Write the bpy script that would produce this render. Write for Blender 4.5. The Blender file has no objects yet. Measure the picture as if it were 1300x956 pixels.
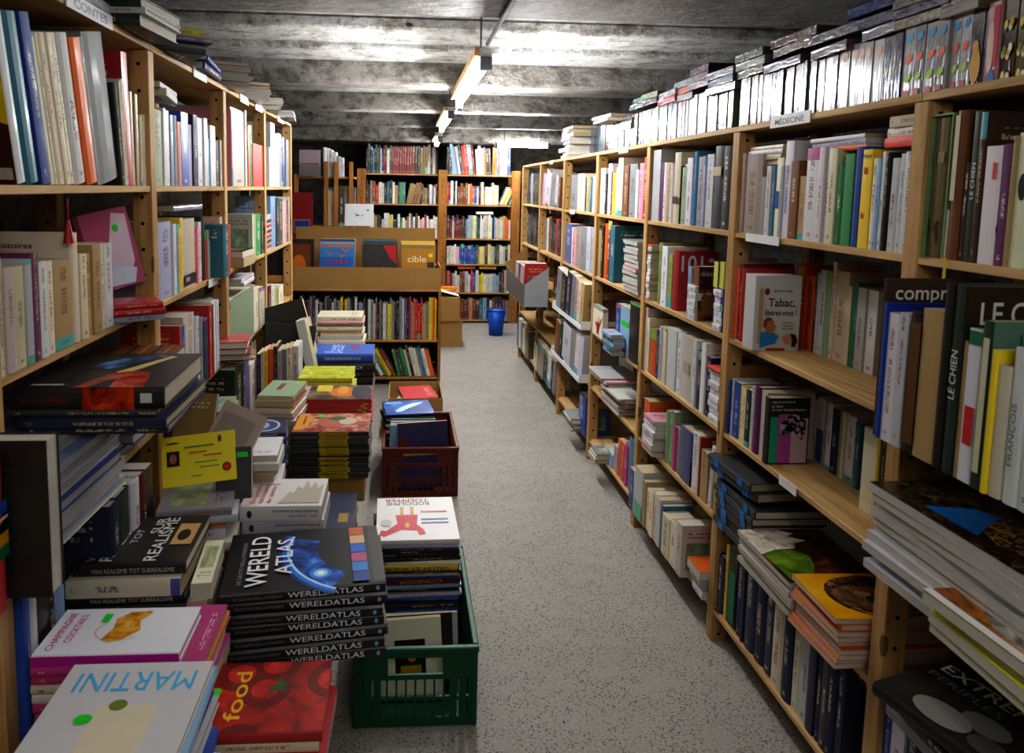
import bpy, bmesh, math, random, re
from mathutils import Vector, Matrix
random.seed(11)
sc = bpy.context.scene
col = sc.collection
PI = math.pi
# ------------------------------------------------------------------ camera (wide lens, slightly corrected verticals)
PX, PY, F, H = 570.0, 332.388, 900.0, 1.58
RT = Vector((0.99782306, -0.00933822, -0.06528351))
FW = Vector((-0.06396169, 0.10409012, -0.99250902))
UP = Vector((0.01606364, 0.99452403, 0.10326623))
AX = {'X': RT, 'Y': FW, 'Z': UP}
def camvec(X, Y, Z): return RT*X + FW*Y + UP*(Z-H)
def solve(axis, P, px=None, py=None):
    """world coordinate along one axis for which the point appears at column px (or line py)"""
    P = dict(P); P[axis] = 0.0 if axis != 'Z' else 0.0
    b = camvec(P['X'], P['Y'], P['Z']); a = AX[axis]
    if px is not None: return -((px-PX)*b.z + F*b.x)/((px-PX)*a.z + F*a.x)
    return -((PY-py)*b.z + F*b.y)/((PY-py)*a.z + F*a.y)
def ray(px, py):
    v = Vector((px-PX, -(py-PY), -F))
    return Vector((RT.dot(v), FW.dot(v), UP.dot(v)))
def at_z(px, py, Z):
    d = ray(px, py); s = (Z-H)/d.z
    return Vector((d.x*s, d.y*s, Z))
def at_y(px, py, Y):
    d = ray(px, py); s = Y/d.y
    return Vector((d.x*s, Y, H+d.z*s))
def proj(P):
    c = camvec(*P); return (PX+F*c.x/-c.z, PY-F*c.y/-c.z)
cd = bpy.data.cameras.new('camera'); cam = bpy.data.objects.new('camera', cd); col.objects.link(cam)
m = Matrix((RT, FW, UP)).to_4x4()
m.translation = Vector((0, 0, H)); cam.matrix_world = m
cd.sensor_fit = 'HORIZONTAL'; cd.sensor_width = 36; cd.lens = F/1300*36
cd.shift_x = (650-PX)/1300; cd.shift_y = (PY-478)/1300
cd.clip_start = .05; cd.clip_end = 60
cd.dof.use_dof = True; cd.dof.focus_distance = 3.6; cd.dof.aperture_fstop = 7.0
sc.camera = cam
# ------------------------------------------------------------------ colours and materials
def lin(h):
    h = h.lstrip('#'); r = []
    for i in (0, 2, 4):
        c = int(h[i:i+2], 16)/255
        r.append(c/12.92 if c <= .04045 else ((c+.055)/1.055)**2.4)
    return (r[0], r[1], r[2], 1.0)
PAL = {  # code: (hex, words)
 'w': ('d9dade', 'white'), 'W': ('bfc1c6', 'grey white'), 'c': ('d6cdb2', 'cream'), 'C': ('e2dcc6', 'pale cream'), 't': ('b59a6a', 'tan'),
 'T': ('8b7448', 'dark tan'), 'b': ('15151a', 'black'), 'n': ('16234e', 'navy blue'), 'B': ('1f4fa5', 'blue'), 'L': ('8fb0d0', 'light blue'),
 'k': ('1f6f86', 'teal'), 'g': ('2f8a55', 'green'), 'G': ('17382c', 'dark green'), 'l': ('a7b86a', 'lime green'), 's': ('93ac8c', 'sage green'),
 'o': ('d9691f', 'orange'), 'r': ('b8202c', 'red'), 'R': ('6e1723', 'maroon'), 'p': ('dfa7b4', 'pink'), 'P': ('6a2a63', 'purple'),
 'y': ('e3cb2e', 'yellow'), 'e': ('8d9096', 'grey'), 'E': ('3a3d44', 'dark grey'), 'm': ('7a4a2c', 'brown'), 'M': ('3f2620', 'dark brown'),
 'v': ('a9abc8', 'lavender'), 'V': ('5b5f94', 'slate blue'), 'O': ('6e6236', 'olive'), 'q': ('c8bfb6', 'beige'), 'Q': ('a5978c', 'taupe'), 'x': ('e0584a', 'coral'),
 'Y': ('c6c43a', 'yellow green'), 'u': ('2f86b8', 'bright blue'), 'i': ('c2308a', 'magenta')}
COL = {k: lin(v[0]) for k, v in PAL.items()}
CN = {k: v[1] for k, v in PAL.items()}

class NT:
    def __init__(s, name):
        s.m = bpy.data.materials.new(name); s.m.use_nodes = True
        s.t = s.m.node_tree; s.t.nodes.clear()
        s.out = s.n('ShaderNodeOutputMaterial'); s.p = s.n('ShaderNodeBsdfPrincipled')
        s.t.links.new(s.p.outputs[0], s.out.inputs[0])
    def n(s, ty, **kw):
        x = s.t.nodes.new(ty)
        for k, v in kw.items(): setattr(x, k, v)
        return x
    def put(s, inp, v):
        if isinstance(v, bpy.types.NodeSocket): s.t.links.new(v, inp)
        elif v is not None: inp.default_value = v
    def math(s, op, a, b=None, c=None, clamp=False):
        x = s.n('ShaderNodeMath', operation=op, use_clamp=clamp); s.put(x.inputs[0], a); s.put(x.inputs[1], b)
        if c is not None: s.put(x.inputs[2], c)
        return x.outputs[0]
    def mix(s, f, a, b, bt='MIX'):
        x = s.n('ShaderNodeMix', data_type='RGBA', blend_type=bt); s.put(x.inputs[0], f); s.put(x.inputs[6], a); s.put(x.inputs[7], b)
        return x.outputs[2]
    def coord(s, which='Object'): return s.n('ShaderNodeTexCoord').outputs[which]
    def scale(s, v, sc_, loc=(0, 0, 0)):
        x = s.n('ShaderNodeMapping'); s.put(x.inputs[0], v); x.inputs[1].default_value = loc; x.inputs[3].default_value = sc_; return x.outputs[0]
    def noise(s, v, sc_, det=3, rough=.55, dist=0):
        x = s.n('ShaderNodeTexNoise'); s.put(x.inputs['Vector'], v); x.inputs['Scale'].default_value = sc_
        x.inputs['Detail'].default_value = det; x.inputs['Roughness'].default_value = rough; x.inputs['Distortion'].default_value = dist
        return x.outputs[0]
    def ramp(s, f, *st):
        x = s.n('ShaderNodeValToRGB'); s.put(x.inputs[0], f); e = x.color_ramp.elements
        while len(e) < len(st): e.new(.5)
        for el, (p, c) in zip(e, st): el.position = p; el.color = c if len(c) == 4 else (*c, 1)
        return x.outputs[0]
    def bump(s, h, strength=.3, dist=.01):
        x = s.n('ShaderNodeBump'); s.put(x.inputs['Height'], h); x.inputs['Strength'].default_value = strength; x.inputs['Distance'].default_value = dist
        s.t.links.new(x.outputs[0], s.p.inputs['Normal'])
    def fin(s, c, rough=.5, spec=.5, coat=0):
        s.put(s.p.inputs['Base Color'], c); s.put(s.p.inputs['Roughness'], rough); s.p.inputs['Specular IOR Level'].default_value = spec
        s.p.inputs['Coat Weight'].default_value = coat; s.p.inputs['Coat Roughness'].default_value = .12
        return s.m

def cover_material(name, rough, coat, art, attr=False):
    t = NT(name)
    oi = t.n('ShaderNodeObjectInfo'); base = oi.outputs['Color']; rnd = oi.outputs['Random']
    if attr:
        at = t.n('ShaderNodeAttribute', attribute_name='tint'); base = at.outputs['Color']; rnd = at.outputs['Alpha']
    uv = t.coord('UV'); sep = t.n('ShaderNodeSeparateXYZ'); t.put(sep.inputs[0], uv); u, v = sep.outputs[0], sep.outputs[1]
    on_spine = t.math('MULTIPLY', t.math('GREATER_THAN', u, 0.0), t.math('LESS_THAN', u, 1.0))
    on_cover = t.math('GREATER_THAN', u, 1.5)
    r2 = t.math('FRACT', t.math('MULTIPLY', rnd, 17.13)); r3 = t.math('FRACT', t.math('MULTIPLY', rnd, 61.7)); r4 = t.math('FRACT', t.math('MULTIPLY', rnd, 143.3))
    bw = t.n('ShaderNodeRGBToBW'); t.put(bw.inputs[0], base)
    dark = t.math('LESS_THAN', bw.outputs[0], .22)
    ink = t.mix(dark, t.mix(r3, (.02, .02, .03, 1), (.28, .03, .03, 1)), t.mix(r3, (.8, .78, .7, 1), (.62, .45, .16, 1)))
    # streaks of print running along the spine
    comb = t.n('ShaderNodeCombineXYZ'); t.put(comb.inputs[0], t.math('MULTIPLY', u, 2.6)); t.put(comb.inputs[1], t.math('MULTIPLY', v, 92.0)); t.put(comb.inputs[2], t.math('MULTIPLY', rnd, 90))
    print_ = t.math('GREATER_THAN', t.noise(comb.outputs[0], 1.0, 2, .6), .5)
    cen = t.math('LESS_THAN', t.math('ABSOLUTE', t.math('SUBTRACT', u, .5)), .17)
    lo = t.math('MULTIPLY_ADD', r2, .3, .18); hi = t.math('ADD', lo, t.math('MULTIPLY_ADD', r3, .25, .2))
    seg = t.math('MULTIPLY', t.math('GREATER_THAN', v, lo), t.math('LESS_THAN', v, hi))
    lo2 = t.math('ADD', hi, .06); seg2 = t.math('MULTIPLY', t.math('GREATER_THAN', v, lo2), t.math('LESS_THAN', v, t.math('ADD', lo2, .16)))
    segs = t.math('MAXIMUM', seg, t.math('MULTIPLY', seg2, t.math('GREATER_THAN', r4, .35)))
    segs = t.math('MAXIMUM', segs, t.math('MULTIPLY', t.math('LESS_THAN', v, .09), t.math('GREATER_THAN', v, .05)))
    mask = t.math('MULTIPLY', t.math('MULTIPLY', print_, cen), t.math('MULTIPLY', segs, on_spine))
    mask = t.math('MULTIPLY', mask, t.math('GREATER_THAN', r2, .12))
    # coloured block on some spines
    hue = t.n('ShaderNodeHueSaturation'); t.put(hue.inputs['Hue'], r4); t.put(hue.inputs['Color'], (.45, .12, .1, 1))
    blk = t.math('MULTIPLY', t.math('LESS_THAN', v, t.math('MULTIPLY_ADD', r3, .2, .05)), t.math('GREATER_THAN', r4, .93))
    blk2 = t.math('MULTIPLY', t.math('GREATER_THAN', v, t.math('SUBTRACT', .97, t.math('MULTIPLY', r2, .2))), t.math('GREATER_THAN', t.math('FRACT', t.math('MULTIPLY', rnd, 331.0)), .93))
    blk = t.math('MULTIPLY', t.math('MAXIMUM', blk, blk2), on_spine)
    c = t.mix(t.math('MULTIPLY', blk, art), base, hue.outputs[0])
    # picture blotches and lines of print on the front cover of some
    cu = t.math('SUBTRACT', u, 2.0)
    comb2 = t.n('ShaderNodeCombineXYZ'); t.put(comb2.inputs[0], cu); t.put(comb2.inputs[1], v); t.put(comb2.inputs[2], t.math('MULTIPLY', rnd, 40))
    n2 = t.noise(comb2.outputs[0], 3.2, 4, .6)
    pic = t.math('MULTIPLY', t.math('MULTIPLY', t.math('LESS_THAN', t.math('ABSOLUTE', t.math('SUBTRACT', cu, .5)), .36), t.math('LESS_THAN', t.math('ABSOLUTE', t.math('SUBTRACT', v, .4)), .26)), t.math('GREATER_THAN', r3, .45))
    hue2 = t.n('ShaderNodeHueSaturation'); t.put(hue2.inputs['Hue'], r2); t.put(hue2.inputs['Color'], t.ramp(n2, (.3, (.03, .05, .1)), (.5, (.35, .2, .12)), (.7, (.7, .65, .5))))
    c = t.mix(t.math('MULTIPLY', t.math('MULTIPLY', pic, on_cover), art*.75), c, hue2.outputs[0])
    comb3 = t.n('ShaderNodeCombineXYZ'); t.put(comb3.inputs[0], t.math('MULTIPLY', cu, 22)); t.put(comb3.inputs[1], t.math('MULTIPLY', v, 16)); t.put(comb3.inputs[2], t.math('MULTIPLY', rnd, 70))
    rows = t.math('GREATER_THAN', t.math('FRACT', t.math('MULTIPLY', v, 14)), .5)
    tl = t.math('MULTIPLY', t.math('MULTIPLY', t.math('GREATER_THAN', t.noise(comb3.outputs[0], 1, 1), .48), rows),
        t.math('MULTIPLY', t.math('LESS_THAN', t.math('ABSOLUTE', t.math('SUBTRACT', cu, .5)), .33), t.math('LESS_THAN', t.math('ABSOLUTE', t.math('SUBTRACT', v, .82)), .08)))
    mask = t.math('MAXIMUM', mask, t.math('MULTIPLY', tl, on_cover))
    c = t.mix(t.math('MULTIPLY', mask, .72*art), c, ink)
    wear = t.noise(t.scale(t.coord(), (1, 1, 1)), 14, 5, .65)
    c = t.mix(t.math('MULTIPLY', wear, .35), c, t.mix(.45, c, (.35, .3, .22, 1)))
    t.put(t.p.inputs['Base Color'], c)
    t.fin(c, t.math('MULTIPLY_ADD', wear, .25, rough-.1), .5, coat)
    return t.m
M_COVER = cover_material('book_cover_matte', .55, .05, 1.0)
M_GLOSS = cover_material('book_cover_laminated', .36, .12, 1.0)
M_PLAIN = cover_material('book_cover_plain', .42, .08, 0.0)
def pages_material(attr=False):
    t = NT('book_page_edges'); oi = t.n('ShaderNodeObjectInfo')
    if attr: oi = t.n('ShaderNodeAttribute', attribute_name='tint')
    v = t.scale(t.coord(), (1400, 14, 14))
    n = t.noise(v, 1, 2, .7); n2 = t.noise(t.coord(), 22, 3)
    c = t.mix(t.math('MULTIPLY_ADD', n, 1.3, -.25, True), t.mix(.55, oi.outputs['Color'], (.22, .19, .14, 1)), oi.outputs['Color'])
    c = t.mix(t.math('MULTIPLY', n2, .3), c, (.42, .34, .22, 1))
    t.bump(n, .25, .001); return t.fin(c, .85, .2)
M_PAGES = pages_material(); M_COVER_S = cover_material('book_cover_mixed', .5, .1, 1.0, True); M_PAGES_S = pages_material(True)
def tape_material(plain=False):
    t = NT('tape_box_film_wrapped'); oi = t.n('ShaderNodeObjectInfo'); rnd = oi.outputs['Random']
    uv = t.coord('UV'); sep = t.n('ShaderNodeSeparateXYZ'); t.put(sep.inputs[0], uv); u, v = sep.outputs[0], sep.outputs[1]
    comb = t.n('ShaderNodeCombineXYZ'); t.put(comb.inputs[0], t.math('MULTIPLY', u, 1.5)); t.put(comb.inputs[1], t.math('MULTIPLY', v, 9.0)); t.put(comb.inputs[2], t.math('MULTIPLY', rnd, 60))
    n = t.noise(comb.outputs[0], 1, 3, .6)
    hue = t.n('ShaderNodeHueSaturation'); t.put(hue.inputs['Hue'], t.math('FRACT', t.math('MULTIPLY', rnd, 7.7))); t.put(hue.inputs['Color'], (.3, .11, .1, 1))
    c = t.mix(t.math('MULTIPLY_ADD', n, 6, -2.6, True), oi.outputs['Color'], t.mix(.6, hue.outputs[0], (.05, .05, .07, 1)))
    if plain: c = t.mix(.12, oi.outputs['Color'], c)
    w = t.noise(t.scale(t.coord(), (60, 8, 12)), 1, 2, .5, .6); t.bump(w, .5, .004)
    return t.fin(c, .2, .5, .3)
M_TAPE = tape_material(); M_TAPE_P = tape_material(True)
def flat(name, h, rough=.5, var=.12, nscale=30, spec=.5, coat=0, metal=0):
    t = NT(name); c = lin(h) if isinstance(h, str) else h
    n = t.noise(t.coord(), nscale, 4, .6)
    cc = t.mix(n, tuple(x*(1-var) for x in c[:3])+(1,), tuple(min(1, x*(1+var)) for x in c[:3])+(1,))
    t.p.inputs['Metallic'].default_value = metal
    return t.fin(cc, rough, spec, coat)
_ink = {}
def ink(h):
    if h not in _ink: _ink[h] = flat('print_'+h, h, .45, .05)
    return _ink[h]
def art(name, stops, scale=30, det=5, dist=0, voro=0, vcol='100c0a', rough=.3):
    """a printed colour picture: blended patches of the given colours"""
    t = NT('picture_'+name); co = t.coord()
    n = t.noise(co, scale, det, .6, dist)
    c = t.ramp(n, *[(p, lin(h)) for p, h in stops])
    if voro:
        v = t.n('ShaderNodeTexVoronoi'); t.put(v.inputs['Vector'], co); v.inputs['Scale'].default_value = voro
        m = t.math('MULTIPLY', t.math('GREATER_THAN', v.outputs['Distance'], .3), t.math('LESS_THAN', v.outputs['Distance'], .5))
        c = t.mix(t.math('MULTIPLY', m, .85), c, lin(vcol))
    return t.fin(c, rough, .5, .3)
def wood(name, axis, light='ccad7e', dark='a98757', holes=False):
    t = NT(name); co = t.coord()
    s = {'X': (1.2, 16, 16), 'Y': (16, 1.2, 16), 'Z': (16, 16, 1.2)}[axis]
    oi = t.n('ShaderNodeObjectInfo')
    add = t.n('ShaderNodeVectorMath', operation='ADD'); t.put(add.inputs[0], t.scale(co, s))
    cb = t.n('ShaderNodeCombineXYZ'); t.put(cb.inputs[0], t.math('MULTIPLY', oi.outputs['Random'], 50)); t.put(add.inputs[1], cb.outputs[0])
    n = t.noise(add.outputs[0], 1.6, 5, .6, 1.2)
    n2 = t.noise(add.outputs[0], 7, 3, .7)
    c = t.ramp(n, (.3, lin(dark)), (.55, lin(light)), (.75, tuple(min(1, x*1.18) for x in lin(light)[:3])))
    c = t.mix(t.math('MULTIPLY', n2, .3), c, lin(dark))
    vor = t.n('ShaderNodeTexVoronoi'); t.put(vor.inputs['Vector'], t.scale(co, {'X': (3, 9, 9), 'Y': (9, 3, 9), 'Z': (9, 9, 3)}[axis])); vor.inputs['Scale'].default_value = 1.0
    knot = t.math('LESS_THAN', vor.outputs['Distance'], .085)
    c = t.mix(t.math('MULTIPLY', knot, .75), c, (.1, .045, .015, 1))
    if holes:
        sp = t.n('ShaderNodeSeparateXYZ'); t.put(sp.inputs[0], co)
        zz = t.math('SUBTRACT', t.math('MULTIPLY', t.math('FRACT', t.math('DIVIDE', sp.outputs[2], .075)), .075), .0375)
        d = t.math('SQRT', t.math('ADD', t.math('MULTIPLY', zz, zz), t.math('MULTIPLY', sp.outputs[0], sp.outputs[0])))
        g = t.n('ShaderNodeNewGeometry'); sn = t.n('ShaderNodeSeparateXYZ'); t.put(sn.inputs[0], g.outputs['Normal'])
        hm = t.math('MULTIPLY', t.math('LESS_THAN', d, .0055), t.math('GREATER_THAN', t.math('ABSOLUTE', sn.outputs[1]), .7))
        c = t.mix(hm, c, (.012, .008, .005, 1))
    t.bump(n2, .12, .002)
    return t.fin(c, .55, .35)
M_PLANK = wood('pine_board_lengthways', 'Y'); M_PLANKX = wood('pine_board_crossways', 'X', 'bd9260', '8f683a'); M_POST = wood('pine_post_with_peg_holes', 'Z', 'c5a373', '9c7a4a', True)
M_POSTB = wood('aged_pine_post_with_peg_holes', 'Z', 'a5763f', '7a5226', True)
M_CARD = flat('brown_cardboard', 'a98958', .8, .08, 12, .2)
M_CARD2 = flat('grey_cardboard', '9ea2a6', .7, .06, 12, .25)
M_STEEL = flat('grey_steel_brace', '6a7076', .35, .1, 20, .5, 0, .8)
M_WHITE = flat('white_enamel', 'e4e6e8', .4, .04, 20)
M_GREYP = flat('grey_plastic', '5d6268', .5, .06)
M_LABEL = flat('white_label_card', 'dfe0e2', .55, .04)
def concrete_floor():
    t = NT('speckled_concrete_floor'); co = t.coord()
    n1 = t.noise(co, 2.2, 5, .6); n2 = t.noise(co, 120, 4, .8); n3 = t.noise(co, 9, 4, .6)
    c = t.ramp(n1, (.3, lin('a09d96')), (.7, lin('b3b0a8')))
    c = t.mix(t.math('MULTIPLY_ADD', n2, 2.2, -.6, True), t.mix(.6, c, lin('5e5b55')), t.mix(.45, c, lin('cfccc5')))
    v = t.n('ShaderNodeTexVoronoi'); t.put(v.inputs['Vector'], co); v.inputs['Scale'].default_value = 95
    v2 = t.n('ShaderNodeTexVoronoi'); t.put(v2.inputs['Vector'], co); v2.inputs['Scale'].default_value = 24
    sp = t.math('MULTIPLY', t.math('LESS_THAN', v.outputs['Distance'], .3), t.math('GREATER_THAN', n3, .44))
    c = t.mix(t.math('MULTIPLY', sp, .6), c, lin('3d3b38'))
    c = t.mix(t.math('MULTIPLY', t.math('LESS_THAN', v2.outputs['Distance'], .1), .6), c, lin('35322e'))
    t.bump(n2, .25, .004); return t.fin(c, .62, .35)
M_FLOOR = concrete_floor()
def plaster(name, a, b, c_, dirt):
    t = NT(name); co = t.coord()
    n1 = t.noise(t.scale(co, (1.0, 1.25, 1.25)), 6.5, 9, .74, .15); n2 = t.noise(t.scale(co, (1, 1.2, 1.2)), 19, 7, .76); n3 = t.noise(co, 60, 5, .75)
    n5 = t.noise(t.scale(co, (.35, 9, 9)), 2.4, 3, .5)
    v = t.n('ShaderNodeTexVoronoi'); t.put(v.inputs['Vector'], t.scale(co, (1, 1.8, 1.8))); v.inputs['Scale'].default_value = 16
    c = t.ramp(n1, (.36, lin(c_)), (.46, lin(b)), (.53, lin(a)))
    c = t.mix(t.math('MULTIPLY_ADD', n2, 9, -4.9, True), c, t.mix(.55, c, lin('5a554e')))
    c = t.mix(t.math('MULTIPLY_ADD', n5, 3, -2.0, True), c, t.mix(.35, c, lin('4a4540')))
    n6 = t.noise(co, 42, 5, .8); c = t.mix(t.math('MULTIPLY_ADD', n6, 9, -5.3, True), c, t.mix(.5, c, lin('3a352f')))
    n4 = t.noise(t.scale(co, (1, 1.5, 1.5)), 6.5, 8, .76)
    c = t.mix(t.math('MULTIPLY_ADD', n4, 16, -10.4+dirt, True), c, lin('241d17'))
    hsum = t.math('ADD', t.math('MULTIPLY', n1, .8), t.math('MULTIPLY', n2, 1.2))
    hsum = t.math('ADD', hsum, t.math('MULTIPLY', n3, .55)); hsum = t.math('ADD', hsum, t.math('MULTIPLY', v.outputs['Distance'], .5))
    t.bump(t.math('ADD', hsum, t.math('MULTIPLY', n6, .5)), 1.0, .07)
    return t.fin(c, .33, .6)
M_CEIL = plaster('flaking_whitewashed_concrete', 'f0f0f0', 'd6d6d3', '968f85', .5)
M_WALL = plaster('dim_rough_wall', '6e675d', '56504a', '3a3631', .2)
M_BEAM = plaster('whitewashed_board_marked_beam', 'a5a19a', '86827b', '5a554e', .3)
def emis(name, c, s):
    t = NT(name); t.p.inputs['Emission Color'].default_value = c; t.p.inputs['Emission Strength'].default_value = s
    n = t.noise(t.coord(), 3, 1); cc = t.mix(n, (.9, .9, .9, 1), (.95, .95, .95, 1)); return t.fin(cc, .3)
M_TUBE_DIM = emis('dimmed_fluorescent_tube', (.97, .985, 1.0, 1), 40)  # emission turned down so the lamp behind the viewer lights the foreground less
M_TUBE = emis('lit_fluorescent_tube', (.97, .985, 1.0, 1), 125)

# ------------------------------------------------------------------ mesh helpers
class MB:
    def __init__(s): s.bm = bmesh.new(); s.uv = s.bm.loops.layers.uv.new('UVMap')
    def box(s, x0, y0, z0, x1, y1, z1, mat=None, mi=0):
        vs = [Vector((x, y, z)) for x in (x0, x1) for y in (y0, y1) for z in (z0, z1)]
        if mat: vs = [mat @ v for v in vs]
        b = [s.bm.verts.new(v) for v in vs]
        for f in ((0, 1, 3, 2), (4, 6, 7, 5), (0, 4, 5, 1), (2, 3, 7, 6), (0, 2, 6, 4), (1, 5, 7, 3)):
            q = s.bm.faces.new([b[i] for i in f]); q.material_index = mi
            for l in q.loops: l[s.uv].uv = (-1, -1)
    def quad(s, pts, mi=0):
        q = s.bm.faces.new([s.bm.verts.new(p) for p in pts]); q.material_index = mi
        for l, w in zip(q.loops, ((0, 0), (1, 0), (1, 1), (0, 1))): l[s.uv].uv = w
    def prism(s, poly, z0, z1, mi=0, uvf=None):
        """extrude an xy outline along z; uvf(i) gives the u range of side i"""
        lo = [s.bm.verts.new((x, y, z0)) for x, y in poly]; hi = [s.bm.verts.new((x, y, z1)) for x, y in poly]
        n = len(poly)
        for i in range(n):
            j = (i+1) % n
            q = s.bm.faces.new((lo[i], lo[j], hi[j], hi[i])); q.material_index = mi
            ua, ub = uvf(i) if uvf else (-1, -1)
            for l, w in zip(q.loops, ((ua, 0), (ub, 0), (ub, 1), (ua, 1))): l[s.uv].uv = w if ua > -.5 else (-1, -1)
        for vs, in ((list(reversed(lo)),), (hi,)):
            q = s.bm.faces.new(vs); q.material_index = mi
            for l in q.loops: l[s.uv].uv = (-1, -1)
    def cyl(s, a, b, r, seg=10, mi=0, caps=True):
        a = Vector(a); b = Vector(b); d = (b-a).normalized(); o = d.orthogonal().normalized(); p = d.cross(o)
        A = [s.bm.verts.new(a+(o*math.cos(2*PI*k/seg)+p*math.sin(2*PI*k/seg))*r) for k in range(seg)]
        B = [s.bm.verts.new(b+(o*math.cos(2*PI*k/seg)+p*math.sin(2*PI*k/seg))*r) for k in range(seg)]
        for k in range(seg):
            q = s.bm.faces.new((A[k], A[(k+1) % seg], B[(k+1) % seg], B[k])); q.material_index = mi; q.smooth = True
        if caps:
            s.bm.faces.new(list(reversed(A))).material_index = mi; s.bm.faces.new(B).material_index = mi
    def obj(s, name, mats, parent=None, loc=None, bevel=0):
        bmesh.ops.recalc_face_normals(s.bm, faces=s.bm.faces)
        if bevel:
            es = [e for e in s.bm.edges if len(e.link_faces) == 2 and e.calc_face_angle(0) > .6]
            bmesh.ops.bevel(s.bm, geom=es, offset=bevel, segments=1, affect='EDGES')
        me = bpy.data.meshes.new(name); s.bm.to_mesh(me); s.bm.free()
        for mm in (mats if isinstance(mats, (list, tuple)) else [mats]): me.materials.append(mm)
        o = bpy.data.objects.new(name, me); col.objects.link(o)
        if parent: o.parent = parent
        if loc: o.location = loc
        return o
def box_obj(name, x0, y0, z0, x1, y1, z1, mat, parent=None, bevel=0, centre=False):
    b = MB()
    if centre:
        c = Vector(((x0+x1)/2, (y0+y1)/2, (z0+z1)/2)); b.box(x0-c.x, y0-c.y, z0-c.z, x1-c.x, y1-c.y, z1-c.z)
        return b.obj(name, mat, parent, c, bevel)
    b.box(x0, y0, z0, x1, y1, z1); return b.obj(name, mat, parent, None, bevel)
def tag(o, label, cat, group=None, kind=None):
    o['label'] = label; o['category'] = cat
    if group: o['group'] = group
    if kind: o['kind'] = kind
    return o
def empty(name, loc=(0, 0, 0), rot=(0, 0, 0)):
    o = bpy.data.objects.new(name, None); o.empty_display_size = .05; col.objects.link(o); o.location = loc; o.rotation_euler = rot; return o
def struct(o): o['kind'] = 'structure'; return o

_font = {}
def text_mesh(s, bold):
    k = (s, bold)
    if k not in _font:
        cu = bpy.data.curves.new('t', 'FONT'); cu.body = s; cu.offset = .012 if bold else 0.0; cu.resolution_u = 3
        o = bpy.data.objects.new('t', cu); me = bpy.data.meshes.new_from_object(o)
        co = [v.co.copy() for v in me.vertices]; fs = [tuple(p.vertices) for p in me.polygons]
        bpy.data.objects.remove(o); bpy.data.meshes.remove(me); bpy.data.curves.remove(cu)
        x0 = min(c.x for c in co); x1 = max(c.x for c in co); y0 = min(c.y for c in co); y1 = max(c.y for c in co)
        _font[k] = ([((c.x-x0)/(x1-x0), (c.y-y0)/(y1-y0)) for c in co], fs, (x1-x0)/(y1-y0))
    return _font[k]
def text(parent, s, name, org, u, v, w, h, colour, bold=True, slant=0):
    """flat lettering filling the rectangle org + [0,w]u + [0,h]v"""
    co, fs, asp = text_mesh(s, bold); org, u, v = Vector(org), Vector(u), Vector(v)
    if w is None: w = h*asp
    me = bpy.data.meshes.new(name); me.from_pydata([org+u*((a+slant*b)*w)+v*(b*h) for a, b in co], [], fs); me.materials.append(ink(colour))
    o = bpy.data.objects.new(name, me); col.objects.link(o); o.parent = parent; return o
def patch(parent, name, pts, mat):
    me = bpy.data.meshes.new(name); me.from_pydata([Vector(p) for p in pts], [], [tuple(range(len(pts)))])
    me.materials.append(mat if not isinstance(mat, str) else ink(mat))
    o = bpy.data.objects.new(name, me); col.objects.link(o); o.parent = parent; return o
class NoFace:
    def __init__(s, nm): print('NO BOOK', nm)
    def __getattr__(s, k): return lambda *a, **kw: None
class Face:
    """a rectangle on a book (in the book's own frame) to print on; a,b run 0..1"""
    def __init__(s, root, org, u, v, w, h):
        root = next((c for c in root.children if c.name.startswith('cover')), root)
        s.r, s.o, s.u, s.v, s.w, s.h, s.k = root, Vector(org), Vector(u), Vector(v), w, h, 0
    def pt(s, a, b):
        n = s.u.cross(s.v); return s.o + s.u*(a*s.w) + s.v*(b*s.h) + n*(.0004+.00025*s.k)
    def poly(s, name, ab, mat): s.k += 1; return patch(s.r, name, [s.pt(a, b) for a, b in ab], mat)
    def rect(s, name, a0, b0, a1, b1, mat): return s.poly(name, ((a0, b0), (a1, b0), (a1, b1), (a0, b1)), mat)
    def disc(s, name, a, b, ra, rb, mat, n=20, a0=0, a1=2*PI): return s.poly(name, [(a+ra*math.cos(a0+(a1-a0)*i/n), b+rb*math.sin(a0+(a1-a0)*i/n)) for i in range(n)], mat)
    def text(s, t, a0, b0, a1, b1, colour, turn=0, bold=True, name='lettering'):
        """turn: quarter turns anticlockwise of the reading direction"""
        s.k += 1; w, h = (a1-a0)*s.w, (b1-b0)*s.h
        c = [(a0, b0), (a1, b0), (a1, b1), (a0, b1)][turn % 4]
        dirs = [(s.u, s.v), (s.v, -s.u), (-s.u, -s.v), (-s.v, s.u)][turn % 4]
        if turn % 2: w, h = h, w
        return text(s.r, t, name, s.pt(*c), dirs[0], dirs[1], w, h, colour, bold)
# ------------------------------------------------------------------ books
COUNT = {}
def book_meshes(t, h, d, hard):
    """spine faces -y, thickness along x, height along z"""
    c = MB(); b = .0026 if hard else .0007
    b = min(b, t*.2); ov = .003 if hard else .0006
    r = min(.006, t*.18) if hard else min(.0015, t*.1)
    arc = [(0, r), (t*.22, r*.25), (t*.5, 0), (t*.78, r*.25), (t, r)]
    s = [0, .22, .5, .78, 1]
    poly = arc + [(t, d), (t-b, d), (t-b, r+b), (b, r+b), (b, d), (0, d)]
    def uvf(i):
        if i < 4: return (max(.002, s[i]), min(.998, s[i+1]))
        if i == 4: return (2, 3)
        if i == 10: return (3, 2)
        return (-1, -1)
    c.prism(poly, 0, h, 0, uvf)
    p = MB(); p.box(b+.0001, r+b+.0002, ov, t-b-.0001, d-ov, h-ov)
    return c, p
LEVELS = {}
Y_BACK = [8.22]
REG = {}
ORD = {}
ALL = {}
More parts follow.
